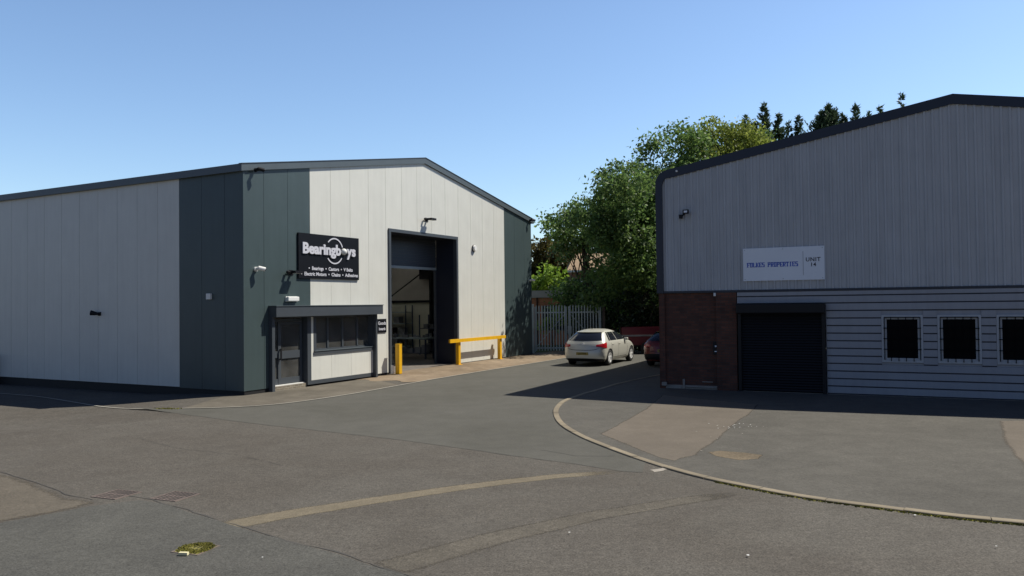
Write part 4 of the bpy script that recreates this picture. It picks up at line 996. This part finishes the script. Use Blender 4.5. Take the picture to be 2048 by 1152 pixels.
MB().add([(-.4, -.4, 5.46), (5.4, -.4, 5.46), (5.4, 6.4, 5.46), (-.4, 6.4, 5.46), (.5, 2.2, 7.05), (4.5, 2.2, 7.05)], [(0, 1, 5, 4), (1, 2, 5), (2, 3, 4, 5), (3, 0, 4), (0, 3, 2, 1)]).build('roof', 'tile', t)
MB().box(-.4, 5.4, -.45, -.41, 5.28, 5.45).box(-.3, 3.0, -.35, -.02, 4.35, 4.62).build('white_trim', 'white', t)
for x in (.6, 2.6): w_ = MB().box(x, x+1.1, -.04, .0, 2.9, 4.2).build('window', 'white', t); MB().box(x+.07, x+1.03, -.05, -.041, 2.97, 4.13).build('pane', 'screen', w_)

# ---------------------------------------------------------------- vegetation
def leaves(rnd, pts, size, up=.4, asp=1.7):
    mb = MB()
    for (x, y, z) in pts:
        n_ = Vector((rnd.gauss(0, 1), rnd.gauss(0, 1), rnd.gauss(0, 1)+up)).normalized(); a = n_.orthogonal().normalized()
        a = Matrix.Rotation(rnd.uniform(0, 6.28), 3, n_) @ a; b = n_.cross(a); s = size*rnd.uniform(.6, 1.35); a = a*s*asp*.5; b = b*s*.5; c = Vector((x, y, z))
        o = len(mb.v); mb.v += [tuple(c-a), tuple(c-b*.9+a*.1), tuple(c+a), tuple(c+b*.9+a*.1)]; mb.f.append((o, o+1, o+2, o+3))
    return mb
def tree(name, label, cat, x, y, blobs, mat, nclump, per, leaf, clump=.55, group='trees behind the yard', seed=1, trunk=.22, shell=.62, h0=0):
    rnd = random.Random(seed); t = thing(name, label, cat, (x, y, 0), 0, group); pts = []; cl = []
    tot = sum(b[3]*b[4]*b[5] for b in blobs)
    for b in blobs:
        k = max(4, int(nclump*(b[3]*b[4]*b[5])/tot))
        for _ in range(k):
            d = Vector((rnd.gauss(0, 1), rnd.gauss(0, 1), rnd.gauss(0, 1))).normalized(); r = rnd.uniform(shell, 1.04)
            if rnd.random() < .12: r = rnd.uniform(.2, shell)
            nz = 1+.22*noise.noise(Vector((d.x*1.7+seed, d.y*1.7, d.z*1.7)))
            c = (b[0]+d.x*b[3]*r*nz, b[1]+d.y*b[4]*r*nz, max(.25, b[2]+d.z*b[5]*r*nz)); cl.append(c)
            s = clump*rnd.uniform(.55, 1.35); m_ = int(per*rnd.uniform(.5, 1.4)*(s/clump)**1.2)
            for _ in range(m_): pts.append((c[0]+rnd.gauss(0, s*.5), c[1]+rnd.gauss(0, s*.5), max(.1, c[2]+rnd.gauss(0, s*.38))))
    leaves(rnd, pts, leaf).build('crown', mat, t)
    tk = MB(); top = max(b[2] for b in blobs); prev = Vector((0, 0, -.1)); r = trunk; main = [prev]
    for i in range(1, 6):
        q = Vector((rnd.gauss(0, .12)*i*.5, rnd.gauss(0, .12)*i*.5, top*i/5)); tk.tube(prev, q, r, r*.78, 9, False); prev = q; r *= .78; main.append(q)
    for c in rnd.sample(cl, min(26, len(cl))):
        b = main[rnd.randint(2, 5)] if top > 2 else main[1]; c = Vector(c); mid = b.lerp(c, .5)+Vector((0, 0, .25)); tk.tube(b, mid, trunk*.28, trunk*.17, 6, False); tk.tube(mid, c, trunk*.17, trunk*.05, 5, False)
    tk.build('trunk', 'bark', t)
    return t
# blobs: x,y,z,rx,ry,rz relative to the trunk
tree('deciduous_tree', 'leafy green tree at the left end of the row, lowest crown above the gates', 'tree', 4.4, 47, [(-.4, 0, 7.2, 1.9, 2.0, 1.5), (.3, .3, 2.6, 2.2, 2.2, 1.8), (1.7, 0, 7.2, 1.5, 1.8, 2.2), (-1.3, 0, 6.1, 1.0, 1.2, .9)], 'leaf', 230, 78, .13, .62, seed=11)
tree('deciduous_tree', 'leafy green tree nearest the silver car, overhanging the gates', 'tree', 6.6, 43.8, [(.2, .4, 7.9, 1.9, 2.2, 2.4), (-.3, -1.0, 5.4, 2.1, 2.6, 2.4), (1.2, -.2, 4.0, 2.4, 2.4, 2.6), (1.7, .5, 7.4, 2.0, 2.2, 2.4), (-2.2, -2.8, 7.2, 1.5, 1.3, 1.2), (-1.0, -2.5, 8.4, 1.6, 1.4, 1.5), (-2.6, -1.8, 3.1, 1.0, .9, .9), (-1.7, -2.4, 5.9, .9, 1.2, 1.5), (-.7, -2.2, 6.8, 1.1, 1.2, 1.5), (-1.0, -4.4, 8.7, 1.1, 1.1, 1.0), (-.2, -2.3, 4.6, 1.0, 1.1, 1.3)], 'leaf', 520, 84, .125, .62, seed=12)
tree('deciduous_tree', 'tall airy tree rising behind the left eave of the grey unit', 'tree', 10.0, 48.5, [(.0, 0, 10.8, 2.6, 2.4, 2.4), (-1.2, 0, 8.2, 2.2, 2.2, 2.2), (1.6, 0, 9.0, 2.4, 2.2, 2.2), (-.6, 0, 5.4, 2.6, 2.2, 2.6)], 'leaf', 330, 74, .14, .66, seed=13, trunk=.3)
tree('deciduous_tree', 'yellowish green tree showing above the middle of the left roof slope', 'tree', 13.6, 50.5, [(-.3, 0, 12.0, 2.5, 2.2, 2.0), (-.6, 0, 9.2, 2.8, 2.2, 2.4), (1.4, .5, 11.3, 1.8, 1.8, 2.0)], 'leaf_y', 250, 78, .14, .62, seed=14, trunk=.3)
tree('deciduous_tree', 'green treetop beside the tallest conifer tip above the grey roof', 'tree', 15.9, 54.5, [(0, 0, 12.3, 2.2, 2.2, 2.3), (-1.2, 0, 10.3, 2.0, 2.0, 2.4), (.8, 0, 9.6, 2.4, 2.2, 2.4)], 'leaf', 210, 76, .14, .62, seed=15, trunk=.3)
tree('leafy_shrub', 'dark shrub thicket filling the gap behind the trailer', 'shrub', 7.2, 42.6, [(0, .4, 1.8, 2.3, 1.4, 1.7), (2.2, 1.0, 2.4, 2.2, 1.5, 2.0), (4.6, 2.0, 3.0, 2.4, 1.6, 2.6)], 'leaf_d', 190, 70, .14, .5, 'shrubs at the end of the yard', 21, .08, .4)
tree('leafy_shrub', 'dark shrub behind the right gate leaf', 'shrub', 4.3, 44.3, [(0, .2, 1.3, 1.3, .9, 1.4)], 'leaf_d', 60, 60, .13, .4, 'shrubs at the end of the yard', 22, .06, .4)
tree('climbing_plant', 'sunlit climbing plant growing through the left palisade gate leaf', 'plant', 2.1, 42.35, [(-.35, .0, 1.45, .65, .16, .5), (.35, 0, 1.75, .42, .16, .65)], 'leaf_b', 30, 22, .085, .22, 'shrubs at the end of the yard', 23, .02, .3)
tree('leafy_shrub', 'bright yellow green bush behind the low brick outbuilding', 'shrub', 2.35, 57.6, [(-.7, 0, 3.2, .9, .9, 1.2), (.3, 0, 4.0, 1.0, .8, 1.5), (1.6, 0, 3.1, 1.0, .9, .9), (-.6, 0, 1.5, 1.6, 1.0, 1.5)], 'leaf_b', 120, 50, .17, .42, 'shrubs at the end of the yard', 24, .1)
tree('deciduous_tree', 'distant bronze topped tree beside the warehouse corner', 'tree', 2.6, 76, [(0, 0, 7.0, 2.6, 2, 2.2), (2.8, .5, 6.2, 2.6, 2, 2.4), (.5, 0, 3.5, 4.2, 2, 3.2)], 'leaf_br', 190, 60, .24, .8, seed=25)
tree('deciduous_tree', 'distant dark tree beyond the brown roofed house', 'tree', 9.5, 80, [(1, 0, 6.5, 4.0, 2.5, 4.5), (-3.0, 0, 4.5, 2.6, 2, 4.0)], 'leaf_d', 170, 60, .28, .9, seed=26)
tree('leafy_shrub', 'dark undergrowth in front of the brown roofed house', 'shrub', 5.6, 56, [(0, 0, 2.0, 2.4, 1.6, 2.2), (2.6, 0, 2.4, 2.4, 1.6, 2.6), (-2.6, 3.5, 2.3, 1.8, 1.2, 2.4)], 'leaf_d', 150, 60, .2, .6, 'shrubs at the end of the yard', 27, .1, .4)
def conifer(label, x, y, H_, slope, rad, seed, leads, dens=1.0):
    rnd = random.Random(seed); t = thing('conifer', label, 'conifer', (x, y, 0), 0, 'conifers behind the grey unit'); mb = MB()
    tk = MB().tube((0, 0, -.1), (0, 0, H_*.55), .22, .12, 8, False).tube((0, 0, H_*.55), (0, 0, H_-.3), .12, .012, 6, False)
    def spray(b, d, L, sc=1):
        k = int(L*26)+4
        for j in range(k):
            f = (j+rnd.random())/k; c = b+d*L*f+Vector((0, 0, -.10*L*math.sin(f*3.1)+.10*L*f*f)); wd = .24*sc*(1-f)+.08
            dd = (d*1.1+Vector((rnd.gauss(0, .55), rnd.gauss(0, .55), rnd.gauss(.15, .4)))).normalized()
            s_ = dd.cross(Vector((rnd.gauss(0, 1), rnd.gauss(0, 1), rnd.gauss(0, 1)))).normalized()*.030; e = c+dd*wd*rnd.uniform(.7, 1.5)
            o = len(mb.v); mb.v += [tuple(c-s_), tuple((c+e)/2+s_*1.5), tuple(e), tuple((c+e)/2-s_*1.5)]; mb.f.append((o, o+1, o+2, o+3))
    for li, (lx, lh) in enumerate([(0, H_)]+leads):
        ly = 0 if li == 0 else rnd.uniform(-.4, .4); dep = lh*.72 if li == 0 else 2.6
        if li: tk.tube((lx*.2, ly*.2, lh-2.8), (lx, ly, lh-.2), .05, .012, 5, False)
        z = lh; spray(Vector((lx, ly, lh-.5)), Vector((rnd.gauss(0, .06), 0, 1)).normalized(), .55, .5)
        while z > lh-dep:
            z -= rnd.uniform(.02, .06)/dens; dz = lh-z; w_ = min(rad, dz*slope+.10)
            az = rnd.uniform(0, 6.283); L = w_*rnd.choice((.35, .6, .8, 1.0, 1.25))*rnd.uniform(.8, 1.15)
            up = rnd.uniform(.35, 1.0); spray(Vector((lx, ly, z)), Vector((math.cos(az), math.sin(az), up)).normalized(), L, 1+min(1, w_))
            if rnd.random() < .5: spray(Vector((lx, ly, z)), Vector((math.cos(az), math.sin(az), up*.6)).normalized(), L*.5, 1.2)
    mb.build('crown', 'needle', t); tk.build('trunk', 'bark', t)
conifer('tallest left conifer tip standing beside the leafy treetop', 19.2, 60, 17.4, .34, 1.7, 31, [(.95, 16.6), (-1.3, 16.6), (-.6, 16.0)])
conifer('slim twin tipped conifer just right of the tallest left tip', 21.0, 60, 16.0, .26, 1.2, 32, [(.75, 16.5)], .8)
conifer('broad bushy conifer top above the middle of the left roof slope', 24.0, 60, 17.2, .62, 2.6, 33, [(-.5, 16.8), (.6, 16.9)], 1.5)
conifer('ragged conifer tip right of the broad bushy one', 26.1, 60, 17.3, .36, 1.3, 34, [(-.9, 16.6)], .8)
conifer('tiny conifer tip just clearing the roof trim', 27.9, 60, 17.15, .30, 1.0, 35, [(-.9, 16.7)], .6)
conifer('thin conifer leader farthest right, highest above the roof trim', 29.5, 60, 18.1, .14, .7, 36, [], .45)
sheet('rough_grass', 'grass', [(-6, 42.5), (14, 42.5), (40, 55), (60, 120), (-40, 120)], .006, 0)
